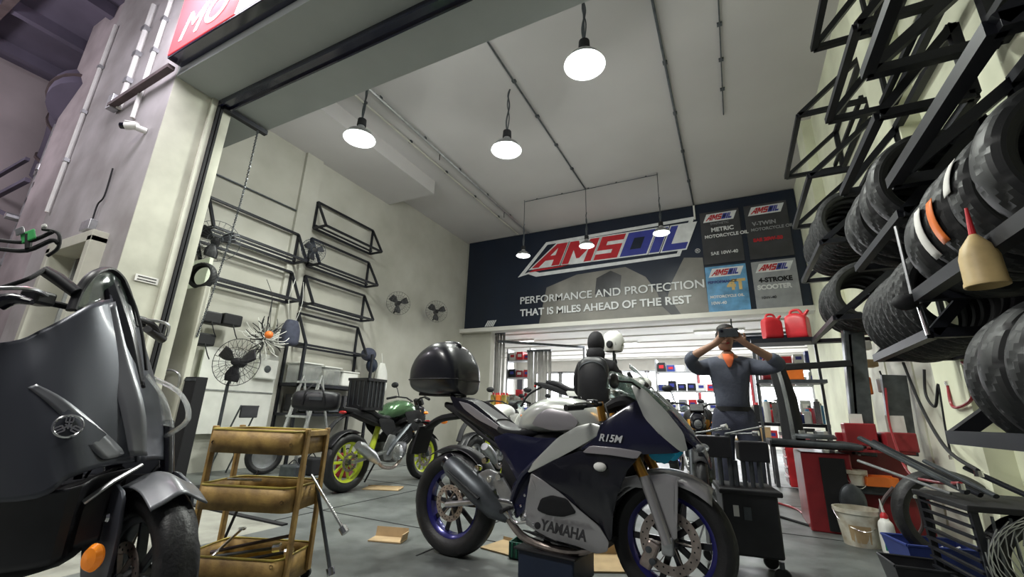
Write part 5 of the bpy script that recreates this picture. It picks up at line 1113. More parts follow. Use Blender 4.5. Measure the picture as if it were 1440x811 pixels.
jug((.50, 6.15, 1.866), 20, 'red_bright', 'red plastic jug on the black shelf, left one', 1.); jug((.78, 6.2, 1.866), -25, 'red_bright', 'red plastic jug on the black shelf, right one beside the grey column', 1.15)
sh2 = empty('steel_shelf', (.62, 6.3, 1.36), 0, 'lower steel shelf with red and orange containers under the black shelf', 'shelf')
MB().box((0, 0, 0), (.72, .30, .04)).build('board', 'grey_steel', sh2, smooth=False)
for x in (-.34, .34): MB().bar((x, .12, -1.36), (x, .12, .5), .03).build('upright', 'grey_steel', sh2, smooth=False)
jug((.42, 6.28, 1.382), 10, 'red_paint', 'dull red jug on the lower shelf under the black shelf', .9)
t = empty('orange_box', (.66, 6.26, 1.381), R(5), 'orange plastic box on the lower shelf next to the dull red jug', 'box')
MB().box((0, 0, .07), (.2, .16, .14)).build('box_body', 'orange_plastic', t, smooth=False, bevel=.01); MB().box((0, 0, .15), (.22, .18, .02)).build('lid', 'orange_plastic', t, smooth=False)
t = empty('parts_bench', (.55, 6.8, .86), 0, 'cluttered black parts bench behind the tyre changer', 'bench')
MB().box((0, 0, 0), (.9, .5, .04)).build('board', 'black_steel', t, smooth=False)
for x in (-.42, .42): MB().bar((x, -.2, -.86), (x, -.2, 0), .04).build('leg', 'black_steel', t, smooth=False)
random.seed(11)
cols = ['grey_steel', 'galvanised', 'matt_black', 'blue_plastic', 'white_plastic', 'red_bright', 'chrome', 'print_sky']
cn = ['grey steel', 'galvanised', 'black', 'blue', 'white', 'red', 'chrome', 'sky blue']
for i in range(16):
    k = i % 8; x = .14+.055*i; row_ = i % 2
    t = empty('bench_part', (x, 6.68+.2*row_, .881), R(random.uniform(-30, 30)), '%s container, %s from left in the %s row on the cluttered bench' % (cn[k], ORD[i//2], ['front', 'back'][row_]), 'container')
    h_ = random.uniform(.1, .3)
    MB().box((0, 0, h_/2), (.07, .08, h_)).build('body', cols[k], t, smooth=False, bevel=.006); MB().lathe([(0, h_+.03), (.02, h_+.03), (.024, h_)], (0,0,0), 'z', 10).build('cap', cols[(k+3) % 8], t)
# wall hanging items between column and rack
for i, (px_, m, lb, sz) in enumerate([((1.30, 5.9, 1.95), 'red_bright', 'red box hanging high between the machine column and the middle rack', (.20, .12, .22)), ((1.30, 5.9, 1.72), 'white_plastic', 'white box hanging under the high red box', (.16, .1, .10)), ((1.28, 5.85, 1.52), 'cardboard', 'tan round-edged box hanging under the white box', (.22, .12, .08)), ((1.25, 5.75, 1.28), 'orange_plastic', 'orange-red tool pouch hanging below the tan box', (.07, .06, .18)), ((1.38, 5.72, 1.28), 'galvanised', 'grey air filter unit hanging right of the orange pouch', (.10, .08, .14))]):
    t = empty('wall_item', px_, R(5*i), lb, 'box'); MB().box((0, 0, 0), sz).build('body', m, t, smooth=False, bevel=.015)
    MB().tube([(0, 0, sz[2]/2), (0, .02, sz[2]/2+.08)], .008, 6).build('hook', 'matt_black', t)
t = empty('hanging_tool', (0.92,2.99,1.63), 0, 'black air gun with chrome fittings hanging on the middle rack front', 'tool')
MB().tube([(0, 0, .35), (0, 0, -.05)], .008, 6).build('hook_rod', 'galvanised', t); MB().ell((-.04, -.02, -.10), (.06, .04, .045), 14, 8).build('gun_body', 'matt_black', t)
MB().tube([(0, 0, -.10), (.05, -.02, -.08)], .02, 8).tube([(.02, 0, -.12), (.03, 0, -.28)], .012, 8).build('fitting', 'chrome', t)
t = empty('wrapped_column', (0, 0, 0), 0, 'tilted dark plastic-wrapped machine arm right of the standing man', 'machine')
MB().tube([(0.4,5.0,1.41), (0.45,5.0,1.11), (0.46,5.0,0.7)], [.07, .085, .095], 14, flat=.8).build('wrapped_arm', 'matt_black', t)
MB().tube(cr([(0.39,4.95,1.48), (0.42,4.88,1.23), (0.44,4.86,0.94), (0.45,4.9,0.74)], 4), .018, 8, flat=.5).build('plastic_film', 'clear_plastic', t)
# ================================================================== LEFT SIDE THINGS
t = struct('partition', MB().box((-5.90, 2.69, 1.10), (1.08, .06, 2.20)), 'panel_white', smooth=False, bevel=.006)
MB().tube(cr([(-5.42,2.66,1.04), (-5.37,2.62,1.17), (-5.55,2.62,1.23), (-5.74,2.62,1.21), (-5.76,2.62,1.12), (-5.82,2.66,1.03)], 5), .012, 8).build('handle_loop', 'alu', t)
t = empty('dark_board', (-5.27, 2.68, 0), 0, 'tall narrow black board standing against the white partition', 'board')
MB().box((-.03, .06, .58), (.30, .12, 1.16)).build('board_body', 'matt_black', t, smooth=False, bevel=.006); MB().box((-.03, -.004, 1.13), (.30, .006, .03)).build('edge_strip', 'grey_steel', t, smooth=False)
# wall fans
def fan(loc, rz, r_, label, m='fence_mesh', tilt=0, stand=None):
    t = empty('wall_fan', loc, 0, label, 'fan', 'wall fans' if not stand else None, rot=(0, R(tilt), R(rz)))
    cg = MB()
    for s_ in (-1, 1):
        for k in range(24):
            a = 2*PI*k/24; cg.tube(cr([(s_*.075, .05*math.cos(a), .05*math.sin(a)), (s_*.065, r_*.6*math.cos(a), r_*.6*math.sin(a)), (s_*.01, r_*math.cos(a), r_*math.sin(a))], 3), .0022, 4)
    for r2, x in ((r_, 0), (r_*.6, .066), (r_*.6, -.066), (r_*.3, .074)):
        cg.tube([(x, r2*math.cos(2*PI*k/28), r2*math.sin(2*PI*k/28)) for k in range(29)], .004 if r2 == r_ else .0025, 5)
    o = cg.build('cage', m, t); 
    for k in range(3):
        a = 2*PI*k/3+.4
        MB().grid([[(.02, .04*math.cos(a-.3), .04*math.sin(a-.3)), (-.02, .04*math.cos(a+.5), .04*math.sin(a+.5))], [(.03, r_*.55*math.cos(a-.45), r_*.55*math.sin(a-.45)), (-.02, r_*.6*math.cos(a+.5), r_*.6*math.sin(a+.5))], [(.02, r_*.85*math.cos(a-.25), r_*.85*math.sin(a-.25)), (-.01, r_*.88*math.cos(a+.35), r_*.88*math.sin(a+.35))]], 4).build('blade', 'black_plastic', t, solid=.003)
    MB().lathe([(0, .06), (.04, .05), (.05, 0), (.055, -.12), (.03, -.17), (0, -.17)], (0,0,0), 'x', 18).build('motor', 'matt_black', t)
    if not stand: MB().tube([(-.12, 0, 0), (-.2, 0, -.12), (-.34, 0, -.14)], .02, 8).build('wall_arm', 'matt_black', t)
    return t
fan((-6.14, 6.75, 3.05), -35, .25, 'wall fan with wire cage beside the racks, left of the pair')
fan((-6.14, 8.08, 3.17), -40, .26, 'wall fan with wire cage near the black banner, right of the pair')
fan((-6.12, 3.02, 3.02), -30, .29, 'dark dusty wall fan high at left beside the shutter rail', 'grey_steel')
fan((-6.1, 4.52, 3.42), -20, .2, 'small blue-black box fan on the pilaster between the two left racks', 'blue_dark')
t = fan((-5.12, 3.05, 1.36), -60, .27, 'big black standing fan with net over its cage beside the partition', 'matt_black', 0, True)
st = empty('fan_stand', (-5.20, 3.0, 0), 0, 'tall grey pole stand carrying the black standing fan', 'stand')
MB().tube([(0, .05, .03), (0, .05, 1.1), (.06, .1, 1.32)], .018, 10).build('pole', 'grey_steel', st); MB().lathe([(0, .03), (.19, .02), (.2, 0), (0, 0)], (0, .05, 0), 'z', 28).build('base', 'matt_black', st)
# cable bundle with orange ball
t = empty('cable_bundle', (-6.1,3.97,1.81), 0, 'tangled black and white cable bundle hanging over the standing fan', 'cables')
o = MB(); random.seed(5)
for k in range(110):
    a, b = random.uniform(0, 2*PI), random.uniform(.4, 1.6); d = Vector((random.uniform(-.1, .1), math.cos(a)*.22*b*.7, math.sin(a)*.2*b*.7+.02))
    d *= 1.35; o.tube(cr([d*.2, d*.7+Vector((random.uniform(-.05, .05), random.uniform(-.05, .05), random.uniform(-.05, .05))), d*1.1], 3), .006, 4)
    if k == 55: q = o.build('dark_strands', 'matt_black', t); q['kind'] = 'stuff'; o = MB()
MB().tube([(0, 0, 0), (0, 0, .62)], .008, 6).build('hanging_cord', 'matt_black', t); q = o.build('pale_strands', 'white_plastic', t); q['kind'] = 'stuff'
t = empty('orange_ball', (-5.75,3.79,1.84), 0, 'small orange-red ball hanging in front of the cable bundle', 'ball'); MB().ell((0, 0, 0), (.055, .055, .055), 18, 12).build('ball_body', 'orange_plastic', t); MB().tube([(0, 0, .05), (-.1, 0, .6), (-.3, 0, .85)], .004, 5).build('string', 'matt_black', t)
t = empty('blue_bag', (-6.1,4.36,1.99), 0, 'dark blue bag hanging from the rack post on the left wall', 'bag')
MB().loft([(-.20, 0, 0, .09, .07), (-.15, 0, 0, .14, .10), (.05, 0, 0, .13, .10), (.18, 0, 0, .09, .06), (.2, 0, 0, .05, .03)], 18, 3).build('bag_body', 'denim', t)
q = [c for c in bpy.data.objects if c.parent == t][0]; q.rotation_euler = (0, -PI/2, 0)
for s_ in (-.05, .05): MB().tube(cr([(0, s_, .15), (0, s_*2.4, .5), (0, s_*1.5, .85)], 4), .004, 5).build('strap', 'white_plastic', t)
# shelf of black boxes on the left wall behind the fan, white board
t = empty('white_board', (XL+.09, 3.9, .45), 0, 'white sheet panel fixed to the left wall behind the standing fan', 'panel')
MB().box((0, 0, .62), (.04, 1.1, 1.15)).build('sheet', 'white_plastic', t, smooth=False, bevel=.004); MB().box((.025, 0, .62), (.012, 1.1, .02)).build('joint_strip', 'galvanised', t, smooth=False)
for i, (y, z, m, lb) in enumerate([(3.22, 2.0, 'black_plastic', 'black box on the wall between partition and standing fan, left one'), (3.5, 2.02, 'matt_black', 'black box on the wall between partition and standing fan, right one'), (3.2, 1.7, 'matt_black', 'dark round machine part hanging under the left black wall box')]):
    t = empty('wall_box', (-6.25, y, z), 0, lb, 'box'); MB().box((0, 0, 0), (.2, .26, .16)).build('box_body', m, t, smooth=False, bevel=.02); MB().tube([(.1, 0, -.05), (.13, .05, -.2), (.1, .1, -.25)], .008, 6).build('cable', 'matt_black', t)
t = empty('wall_box', (XL+.12, 4.25, 1.42), 0, 'pale wall box with dark round dial behind the net fan', 'box'); MB().box((0, 0, 0), (.12, .34, .30)).build('box_body', 'white_plastic', t, smooth=False, bevel=.02); MB().lathe([(0, .075), (.05, .07), (.055, .06)], (0, 0, 0), 'x', 18).build('dial', 'grey_steel', t)
# clear bins shelf
t = empty('storage_shelf', (-6.2, 5.3, 1.22), 0, 'black shelf under the racks holding clear bins and dark boxes', 'shelf')
MB().box((0, 0, 0), (.5, 1.5, .05)).build('board', 'black_steel', t, smooth=False); MB().box((0, 0, -.45), (.5, 1.5, .04)).build('board', 'black_steel', t, smooth=False)
for y in (-.73, .73):
    for x in (-.22, .22): MB().bar((x, y, -1.22), (x, y, .65), .04).build('upright', 'black_steel', t, smooth=False)
for i, (y, m, h_) in enumerate([(-.5, 'clear_plastic', .3), (-.1, 'clear_plastic', .28), (.3, 'white_plastic', .24)]):
    q = empty('storage_bin', (-6.2, 5.3+y, 1.247), 0, ['clear plastic bin on the black shelf, nearest the ladder', 'clear plastic bin in the middle of the black shelf', 'white plastic bin at the far end of the black shelf'][i], 'bin')
    MB().box((0, 0, h_/2), (.40, .34, h_)).build('bin_body', m, q, smooth=False, bevel=.02); MB().box((0, 0, h_+.01), (.43, .37, .02)).build('lid', 'white_plastic', q, smooth=False, bevel=.004)
for i in range(5):
    q = empty('dark_box', (-6.15, 4.75+.27*i, .795), R(3*i), 'dark box on the lower shelf board, %s from the ladder' % ORD[i], 'box')
    MB().box((0, 0, .15), (.36, .23, .26+.03*(i % 2))).build('box_body', ['black_plastic', 'matt_black', 'grey_steel', 'black_plastic', 'blue_dark'][i], q, smooth=False, bevel=.01); MB().box((.185, 0, .17), (.006, .1, .05)).build('label_card', 'paper', q, smooth=False)
t = empty('white_poster', (XL+.02, 6.75, 1.5), 0, 'white plastic bag of supplies hanging at the far end of the racks', 'bag'); MB().loft([(-.3, 0, 0, .1, .03), (-.2, 0, 0, .16, .07), (.1, 0, 0, .14, .06), (.3, 0, 0, .06, .02)], 14, 3).build('bag_body', 'white_plastic', t)
q = [c for c in bpy.data.objects if c.parent == t][0]; q.rotation_euler = (0, -PI/2, 0); q.location = (.09, 0, 0); MB().tube([(.09, 0, .28), (.04, 0, .5)], .006, 6).build('strap', 'white_plastic', t)
t = empty('work_jacket', (XL+.15, 6.2, 1.9), 0, 'dark blue cap and jacket bundle hung on the far rack corner', 'jacket'); MB().ell((0.1, 0, 0), (.12, .17, .13), 16, 10).build('bundle', 'denim', t); MB().ell((.12, .1, -.2), (.10, .12, .14), 14, 8).build('sleeve', 'blue_dark', t)
# ladder, stool, small wheel
t = empty('step_ladder', (-5.85, 4.55, 0), R(0), 'aluminium step ladder leaning by the left wall behind the trolley', 'ladder')
for s_ in (-.2, .2): MB().bar((s_*1.15+.15, -.25, 0), (s_+.1, .05, 1.35), .05, .025).build('stile', 'alu', t, smooth=False); MB().bar((s_*1.1+.1, .45, 0), (s_+.1, .08, 1.3), .03, .02).build('strut', 'alu', t, smooth=False)
for k in range(5): MB().box((.13-.004*k, -.20+.05*k, .25+.25*k), (.42, .09, .03)).build('step', 'alu', t, smooth=False)
t = empty('folding_stool', (-5.9, 3.82, 0), R(-70), 'black folding chair with logo on its back standing by the left wall', 'chair')
MB().box((0, .0, .80), (.34, .02, .16)).build('backrest', 'black_plastic', t, smooth=False, bevel=.02)
MB().box((0, -.16, .45), (.34, .32, .03)).build('seat', 'black_plastic', t, smooth=False, bevel=.01)
for s_ in (-.17, .17): MB().tube([(s_, 0, .88), (s_, -.30, 0)], .011, 8).build('leg', 'grey_steel', t); MB().tube([(s_, -.02, .46), (s_, .12, 0)], .011, 8).build('leg', 'grey_steel', t)
MB().box((0, -.012, .80), (.05, .004, .05), Matrix.Rotation(R(30), 3, 'Y')).build('badge', 'paper', t, smooth=False)
t = empty('spare_wheel', (-5.75, 4.05, 0), R(65), 'small scooter wheel with pale hub on the floor behind the trolley', 'wheel')
tyre_mesh(MB(), .23, .10, 60, (0, 0, .232), seed=4, hole=.15).build('tyre_body', 'rubber', t, angle=30); MB().lathe([(.152, -.03), (.152, .03), (.10, .02), (.04, .03), (0, .03)], (0, 0, .232), 'y', 28).build('rim', 'galvanised', t)
for i, (p, s_, m, lb) in enumerate([((-5.3, 4.45), (.3, .22, .22), 'matt_black', 'black tool bag on the floor behind the middle tray of the trolley'), ((-5.2, 4.1), (.26, .2, .16), 'grey_steel', 'low grey parts box on the floor left of the yellow wheel'), ((-4.8, 4.6), (.2, .2, .3), 'red_paint', 'dark red can on the floor just left of the yellow-wheeled motorcycle')]):
    t = empty('floor_box', (*p, 0), R(10*i), lb, 'box'); MB().box((0, 0, s_[2]/2), s_).build('box_body', m, t, smooth=False, bevel=.02); MB().tube(cr([(-.08, 0, s_[2]), (0, 0, s_[2]+.06), (.08, 0, s_[2])], 3), .008, 6).build('handle', 'matt_black', t)
# ================================================================== BACK ROOM CONTENTS
def curtain(x0, x1, y, z1, label, n=10, m='curtain'):
    t = empty('strip_curtain', ((x0+x1)/2, y, 0), 0, label, 'curtain'); w_ = (x1-x0)/n
    for k in range(n):
        a = x0-(x0+x1)/2+w_*(k+.5)
        MB().grid([[(a-w_*.48, .03*math.sin(k*2+z), z), (a, .05+.03*math.sin(k*2+z), z), (a+w_*.48, .03*math.sin(k*2+z), z)] for z in (.05, z1*.35, z1*.7, z1)], 3).build('curtain_strip', m, t, solid=.003)
    MB().bar((x0-(x0+x1)/2, 0, z1), (x1-(x0+x1)/2, 0, z1), .05).build('rail', 'grey_steel', t, smooth=False)
curtain(-6.25, -5.45, 10.3, 3.0, 'pale strip curtain gathered at the left end of the back opening')
curtain(-4.95, -4.25, 10.7, 2.55, 'white strip curtain right of the red stock shelf', 7)
t = empty('curtain_frame', (-5.55, 10.1, 2.75), 0, 'dark header beam of the curtain doorway under the banner', 'beam'); MB().bar((0, 0, 0), (1.9, 1.6, 0), .10, .06).build('beam_body', 'grey_steel', t, smooth=False); MB().bar((1.9, 1.6, 0), (1.9, 1.6, -2.7), .06).build('post', 'galvanised', t, smooth=False)
def shelf_unit(x, y, w_, hs, label, seed, pal, rz=0):
    t = empty('stock_shelf', (x, y, 0), R(rz), label, 'shelf')
    for z in hs: MB().box((0, 0, z), (w_, .4, .03)).build('board', 'galvanised', t, smooth=False)
    for sx_ in (-1, 1): MB().bar((sx_*w_/2, 0, 0), (sx_*w_/2, 0, hs[-1]+.35), .04, .4).build('side_frame', 'galvanised', t, smooth=False)
    random.seed(seed); n = int(w_/.24)
    for zi, z in enumerate(hs):
        for k in range(n):
            c_ = random.choice(pal); h_ = random.uniform(.16, .30); a = -w_/2+.14+k*.24
            q = empty('stock_box', (x+a*math.cos(R(rz)), y+a*math.sin(R(rz)), z+.016), R(rz), '%s box, %s along the %s board of the %s' % (cn2[c_], ORD[k], ['lowest', 'second', 'third', 'top'][zi], label.split(' with')[0]), 'box', 'stock on the back room shelves')
            MB().box((0, 0, h_/2), (.20, .3, h_)).build('carton', c_, q, smooth=False, bevel=.006); MB().box((0, -.152, h_*.55), (.12, .004, h_*.35)).build('label_print', random.choice(['paper', 'print_blue', 'print_red']), q, smooth=False)
cn2 = {'red_bright': 'bright red', 'white_plastic': 'white', 'matt_black': 'black', 'blue_plastic': 'blue', 'cardboard': 'brown cardboard', 'orange_plastic': 'orange', 'galvanised': 'grey', 'print_sky': 'sky blue', 'yellow_tray_in': 'yellow', 'red_paint': 'dark red'}
shelf_unit(-5.55, 11.6, .75, (.6, 1.25, 1.9, 2.4), 'left back-room shelf with mostly red stock', 2, ['red_bright', 'red_bright', 'matt_black', 'white_plastic', 'red_paint'])
shelf_unit(-3.4, 13.2, 1.5, (.5, 1.1, 1.7), 'low back-room shelf with red and grey stock behind the tank', 3, ['red_bright', 'galvanised', 'matt_black', 'white_plastic'])
shelf_unit(-1.0, 12.6, 1.7, (.5, 1.1, 1.6, 2.1), 'central back-room shelf with blue, red and white stock', 4, ['red_bright', 'white_plastic', 'blue_plastic', 'white_plastic', 'matt_black', 'galvanised'])
shelf_unit(1.3, 12.0, 1.5, (.5, 1.1, 1.7, 2.2), 'right back-room shelf with dark stock', 5, ['matt_black', 'galvanised', 'blue_plastic', 'matt_black', 'red_bright', 'white_plastic'])
t = empty('rolled_awning', (.9, 10.6, 2.55), 0, 'dark blue-grey rolled awning under the banner at right', 'awning'); MB().tube([(-.9, 0, 0), (.5, 0, .0)], .12, 16).build('roll', 'blue_dark', t); MB().bar((-.8, .1, .1), (-.8, .1, .62), .03).build('hanger', 'grey_steel', t, smooth=False); MB().bar((.4, .1, .1), (.4, .1, .62), .03).build('hanger', 'grey_steel', t, smooth=False); MB().box((-.2, .1, .16), (1.4, .3, .05)).build('cover', 'grey_steel', t, smooth=False)
for i in range(6):
    q = empty('yellow_bottle', (-4.62+.13*(i % 3), 8.30+.14*(i//3), 1.045), 0, 'yellow-orange oil bottle, %s from the left in the %s row on the low counter' % (ORD[i % 3], ['front', 'back'][i//3]), 'bottle', 'yellow bottles on the low counter')
    MB().box((0, 0, .11), (.10, .07, .22)).build('bottle_body', 'orange_plastic' if i % 3 == 1 else 'yellow_tray_in', q, smooth=False, bevel=.015); MB().lathe([(0, .27), (.022, .265), (.024, .22)], (0,0,0), 'z', 12).build('cap', 'red_bright', q)
t = empty('low_counter', (-4.5, 8.4, 0), 0, 'white low counter carrying yellow bottles left of the strip curtain', 'counter'); MB().box((0, 0, .5), (.8, .5, 1.0)).build('counter_body', 'white_plastic', t, smooth=False, bevel=.01); MB().box((0, 0, 1.02), (.86, .56, .04)).build('counter_top', 'galvanised', t, smooth=False)
for i, (x, y, m, m2_, lb) in enumerate([(.05, 7.0, 'cardboard', 'cardboard', 'brown cardboard box on the bench right of the standing man'), (.25, 7.2, 'cardboard', 'paper', 'brown cardboard box with pale lid, right one on the bench')]):
    q = empty('carton_box', (x+.05, y+.8, .63), R(8*i), lb, 'box'); MB().box((0, 0, .09), (.26, .22, .18)).build('carton', m, q, smooth=False, bevel=.004); MB().box((0, 0, .185), (.27, .23, .012)).build('lid', m2_, q, smooth=False)
t = empty('work_bench', (.02, 7.9, 0), 0, 'pale wooden-topped bench behind the standing man', 'bench'); MB().box((0, 0, .60), (.95, .5, .05)).build('bench_top', 'cardboard', t, smooth=False)
for x in (-.42, .42):
    for y in (-.2, .2): MB().bar((x, y, 0), (x, y, .58), .05).build('leg', 'grey_steel', t, smooth=False)
# white helmet on a post, beside the mechanic
t = empty('white_helmet', (-1.29,5.35,1.78), R(-20), 'white helmet with black visor pivot on a stand right of the man in black', 'helmet')
MB().lathe([(0, .15), (.06, .14), (.11, .10), (.135, .03), (.13, -.05), (.11, -.11), (.10, -.115), (.12, -.05), (.125, .03), (.1, .09), (0, .135)], (0,0,0), 'z', 28).build('helmet_shell', 'white_plastic', t)
MB().lathe([(0, -.15), (.035, -.148), (.045, -.135), (.045, -.12)], (.03, 0, -.04), 'y', 18).build('visor_pivot', 'matt_black', t); MB().grid([[(.13*math.cos(a), .13*math.sin(a), z) for a in (-.8, 0, .8)] for z in (-.05, .03)], 4).build('visor', 'smoke_glass', t, solid=.004)
MB().tube([(0, 0, -.1), (0, 0, -(-1.29,5.35,1.78)[2]+.02)] if False else [(0, 0, -.1), (0, 0, -1.78)], .015, 8).build('stand_pole', 'grey_steel', t)
# ================================================================== PEOPLE
def skin_mesh(name, nodes, edges, m, parent, sub=2, root=0):
    me = bpy.data.meshes.new(name); me.from_pydata([n[0] for n in nodes], edges, []); me.materials.append(MT[m])
    o = bpy.data.objects.new(name, me); COL.objects.link(o); o.parent = parent
    k = o.modifiers.new('k', 'SKIN'); k.use_smooth_shade = True
    sv = me.skin_vertices[0] if me.skin_vertices else None
    if sv is None:
        return o
    for i, n in enumerate(nodes):
        r_ = n[1]; sv.data[i].radius = r_ if isinstance(r_, tuple) else (r_, r_); sv.data[i].use_root = (i == root)
    q = o.modifiers.new('u', 'SUBSURF'); q.levels = q.render_levels = sub
    return o
def human(root, arms, skin_m='skin', top='shirt_grey', low='denim', lean=0.):
    # local frame: +x = person's left, -y = facing direction, z up ; arms = {side:(shoulder, elbow, wrist, finger dir)}
    N = []; E = []
    def n(p, r_, pa=None):
        N.append((Vector(p), r_)); 
        if pa is not None: E.append((pa, len(N)-1))
        return len(N)-1
    pel = n((0, 0, .94), (.15, .10)); wst = n((0, lean*.3, 1.06), (.13, .095), pel); ch = n((0, lean*.8, 1.26), (.165, .11), wst); up = n((0, lean, 1.40), (.13, .08), ch)
    nk = n((0, lean-.01, 1.47), .055, up); nk2 = n((0, lean-.02, 1.52), .055, nk)
    for s in (-1, 1):
        hip = n((s*.095, 0, .86), .095, pel); kn = n((s*.12, -.03, .48), .06, hip); cf = n((s*.125, .0, .32), .055, kn); an = n((s*.13, .02, .09), .04, cf); ft = n((s*.14, -.05, .045), (.045, .04), an); n((s*.15, -.16, .03), (.042, .025), ft)
        sh, el, wr_, fd = arms[s]
        a = n((s*.165, lean, 1.375), .062, up); b = n(sh, .055, a); c = n(el, .042, b); d = n(Vector(el).lerp(Vector(wr_), .4), .04, c); e = n(wr_, .028, d)
        fd = Vector(fd).normalized(); pm = Vector(wr_)+fd*.055; p_ = n(pm, (.036, .020), e)
        side_ = fd.cross(Vector((0, 1, 0))).normalized()
        for q_, (of, L) in enumerate(((-.030, .065), (-.010, .078), (.010, .073), (.030, .058))):
            k1 = n(pm+fd*.035+side_*of, .010, p_); k2 = n(pm+fd*(.035+L*.5)+side_*of*1.1+Vector((0, -.012, 0)), .009, k1); n(pm+fd*(.035+L*.9)+side_*of*1.1+Vector((0, .006, 0)), .008, k2)
        t1 = n(pm-fd*.02-side_*.035, .011, p_); n(pm+fd*.02-side_*.06+Vector((0, -.01, 0)), .009, t1)
    body = skin_mesh('body', N, E, skin_m, root)
    # clothes: same skeleton, slightly wider
    def cloth(idx_filter, m, grow, name):
        keep = [i for i in range(len(N)) if idx_filter(i)]; mp = {k_: j for j, k_ in enumerate(keep)}
        nn = [(N[k_][0], tuple(x+grow for x in N[k_][1]) if isinstance(N[k_][1], tuple) else N[k_][1]+grow) for k_ in keep]
        ee = [(mp[a], mp[b]) for a, b in E if a in mp and b in mp]
        return skin_mesh(name, nn, ee, m, root)
    per = 6+6+0
    def is_leg(i): return i <= 1 or any(st <= i <= st+3 for st in (6, 6+stride))
    stride = (len(N)-6)//2
    def is_top(i): return i <= 4 or any(st+6 <= i <= st+9 for st in (6, 6+stride))
    def is_shoe(i): return any(st+3 <= i <= st+5 for st in (6, 6+stride))
    cloth(is_top, top, .018, 'shirt'); cloth(is_leg, low, .024, 'trousers')
    for st in (6, 6+stride):
        idx = [st+3, st+4, st+5]
        skin_mesh('shoe', [(N[k_][0], .05 if k_ == st+3 else (.05, .04)) for k_ in idx], [(0, 1), (1, 2)], 'matt_black', root)
    # head with face
    hx, hy, hz = 0, lean-.04, 1.625
    hd = MB(); hd.loft([(-.115, 0, 0, .03, .04), (-.10, -.012, 0, .052, .055), (-.05, -.012, 0, .066, .078), (.0, 0, 0, .074, .092), (.05, .004, 0, .074, .094), (.09, .008, 0, .058, .075), (.112, .01, 0, .02, .03)], 20, 2.2, 4)
    hd.v = [(hx-v[1]*0+v[1]*0+v[1]-(v[1])+v[1], hy+v[2], hz+v[0]) for v in hd.v] if False else [(hx+v[1], hy+v[2], hz+v[0]) for v in hd.v]
    h_ = hd.build('head', skin_m, root)
    MB().ell((hx, hy-.095, hz-.015), (.014, .022, .026), 12, 8).build('nose', skin_m, h_)
    MB().ell((hx, hy-.080, hz-.058), (.026, .012, .008), 12, 6).build('mouth', 'red_paint', h_)
    for s in (-1, 1):
        MB().ell((s*.032, hy-.080, hz+.012), (.014, .010, .008), 12, 6).build('eye', 'white_plastic', h_); MB().ell((s*.032, hy-.0885, hz+.012), (.006, .004, .006), 10, 6).build('pupil', 'matt_black', h_)
        MB().ell((s*.078, hy+.005, hz-.005), (.012, .022, .034), 10, 8).build('ear', skin_m, h_)
    hr = MB(); V = []
    for r2 in range(9):
        t_ = R(10+r2*13); V.append([Vector((hx+.083*math.sin(t_)*math.cos(a), hy+.012+.100*math.sin(t_)*math.sin(a), hz+.015+.112*math.cos(t_))) for a in [R(-32+i*(244/12)) for i in range(13)]])
    hr.grid(V, 1, 1); hr.ell((hx, hy+.008, hz+.085), (.070, .085, .045), 16, 8)
    hr.build('hair', 'hair', root, solid=.014)
    return body
p1 = empty('person', (-.02, 4.5, 0), R(4), 'man in dark grey shirt with orange collar holding a phone up to his face', 'person')
human(p1, {-1: ((-.27, -.04, 1.34), (-.34, -.20, 1.42), (-.11, -.34, 1.53), (.6, -.15, .6)), 1: ((.27, -.04, 1.34), (.40, -.18, 1.36), (.13, -.34, 1.52), (-.6, -.15, .6))})
MB().grid([[(-.012, -.128, 1.35), (0, -.130, 1.345), (.012, -.128, 1.35)], [(-.04, -.112, 1.42), (0, -.122, 1.415), (.04, -.112, 1.42)], [(-.045, -.07, 1.475), (0, -.095, 1.47), (.045, -.07, 1.475)]], 4).build('undershirt', 'shirt_orange', p1, solid=.006)
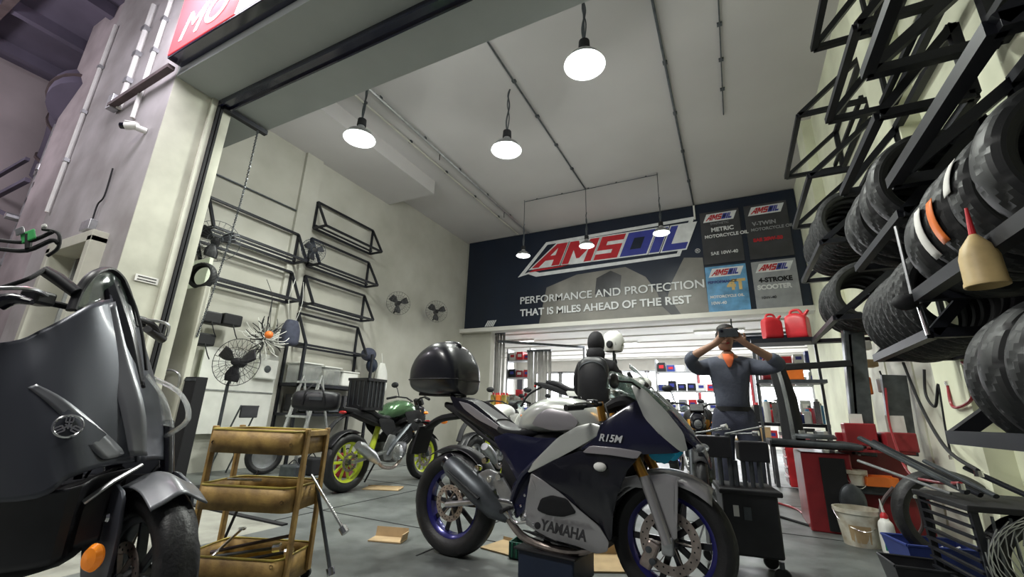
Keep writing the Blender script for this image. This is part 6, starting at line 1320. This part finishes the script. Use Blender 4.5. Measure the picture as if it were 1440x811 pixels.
MB().lathe([(.142, -.02), (.146, .02), (.138, .02), (.136, -.02)], (0, .0, .985), 'z', 26, True).build('belt', 'matt_black', p1)
t = empty('phone', (-.02, 4.5, 0), R(4), 'pale phone held horizontally in front of the man’s face', 'phone')
MB().box((0.0, -.385, 1.615), (.155, .010, .078)).build('phone_body', 'grey_steel', t, smooth=False, bevel=.006); MB().lathe([(0, -.393), (.012, -.393), (.014, -.386)], (-.05, 0, 1.63), 'y', 14).build('phone_camera', 'gloss_black', t)
p2 = empty('person', (-1.34,4.75,1.78)[:2]+(0,), R(185), 'person in black hooded jacket seen from behind, beyond the silver tank', 'person')
human(p2, {-1: ((-.22, -.02, 1.28), (-.24, -.10, 1.10), (-.14, -.34, 1.12), (.2, -1, 0)), 1: ((.22, -.02, 1.28), (.24, -.10, 1.10), (.14, -.34, 1.12), (-.2, -1, 0))}, top='shirt_black', low='shirt_black', lean=0.02)
p2.scale = (.96, 1.0, 1.03)
MB().ell((0, .01, 1.63), (.10, .12, .135), 20, 12).ell((0, .05, 1.50), (.11, .09, .10), 18, 10).build('hood', 'shirt_black', p2)
t = empty('backpack', p2.location, R(185), 'rounded black backpack worn by the person in the black hood', 'backpack')
MB().loft([(-.24, 0, 0, .13, .05), (-.20, 0, 0, .165, .085), (0, 0, 0, .17, .10), (.18, 0, 0, .155, .085), (.25, 0, 0, .10, .05), (.26, 0, 0, .05, .02)], 24, 3).build('pack_body', 'black_plastic', t)
q = [c for c in bpy.data.objects if c.parent == t][0]; q.rotation_euler = (0, 0, 0); q.location = (0, .19, 1.24); q.rotation_euler = Matrix(((0, 1, 0), (0, 0, 1), (1, 0, 0))).to_euler()
MB().tube(cr([(-.14, .24, 1.28), (-.12, .27, 1.39), (0, .285, 1.44), (.12, .27, 1.39), (.14, .24, 1.28)], 6), .007, 6).build('zip', 'grey_steel', t)
for s_ in (-1, 1): MB().tube(cr([(s_*.10, .16, 1.42), (s_*.12, .0, 1.475), (s_*.125, -.14, 1.36)], 5), .018, 8, flat=.4).build('shoulder_strap', 'matt_black', t)
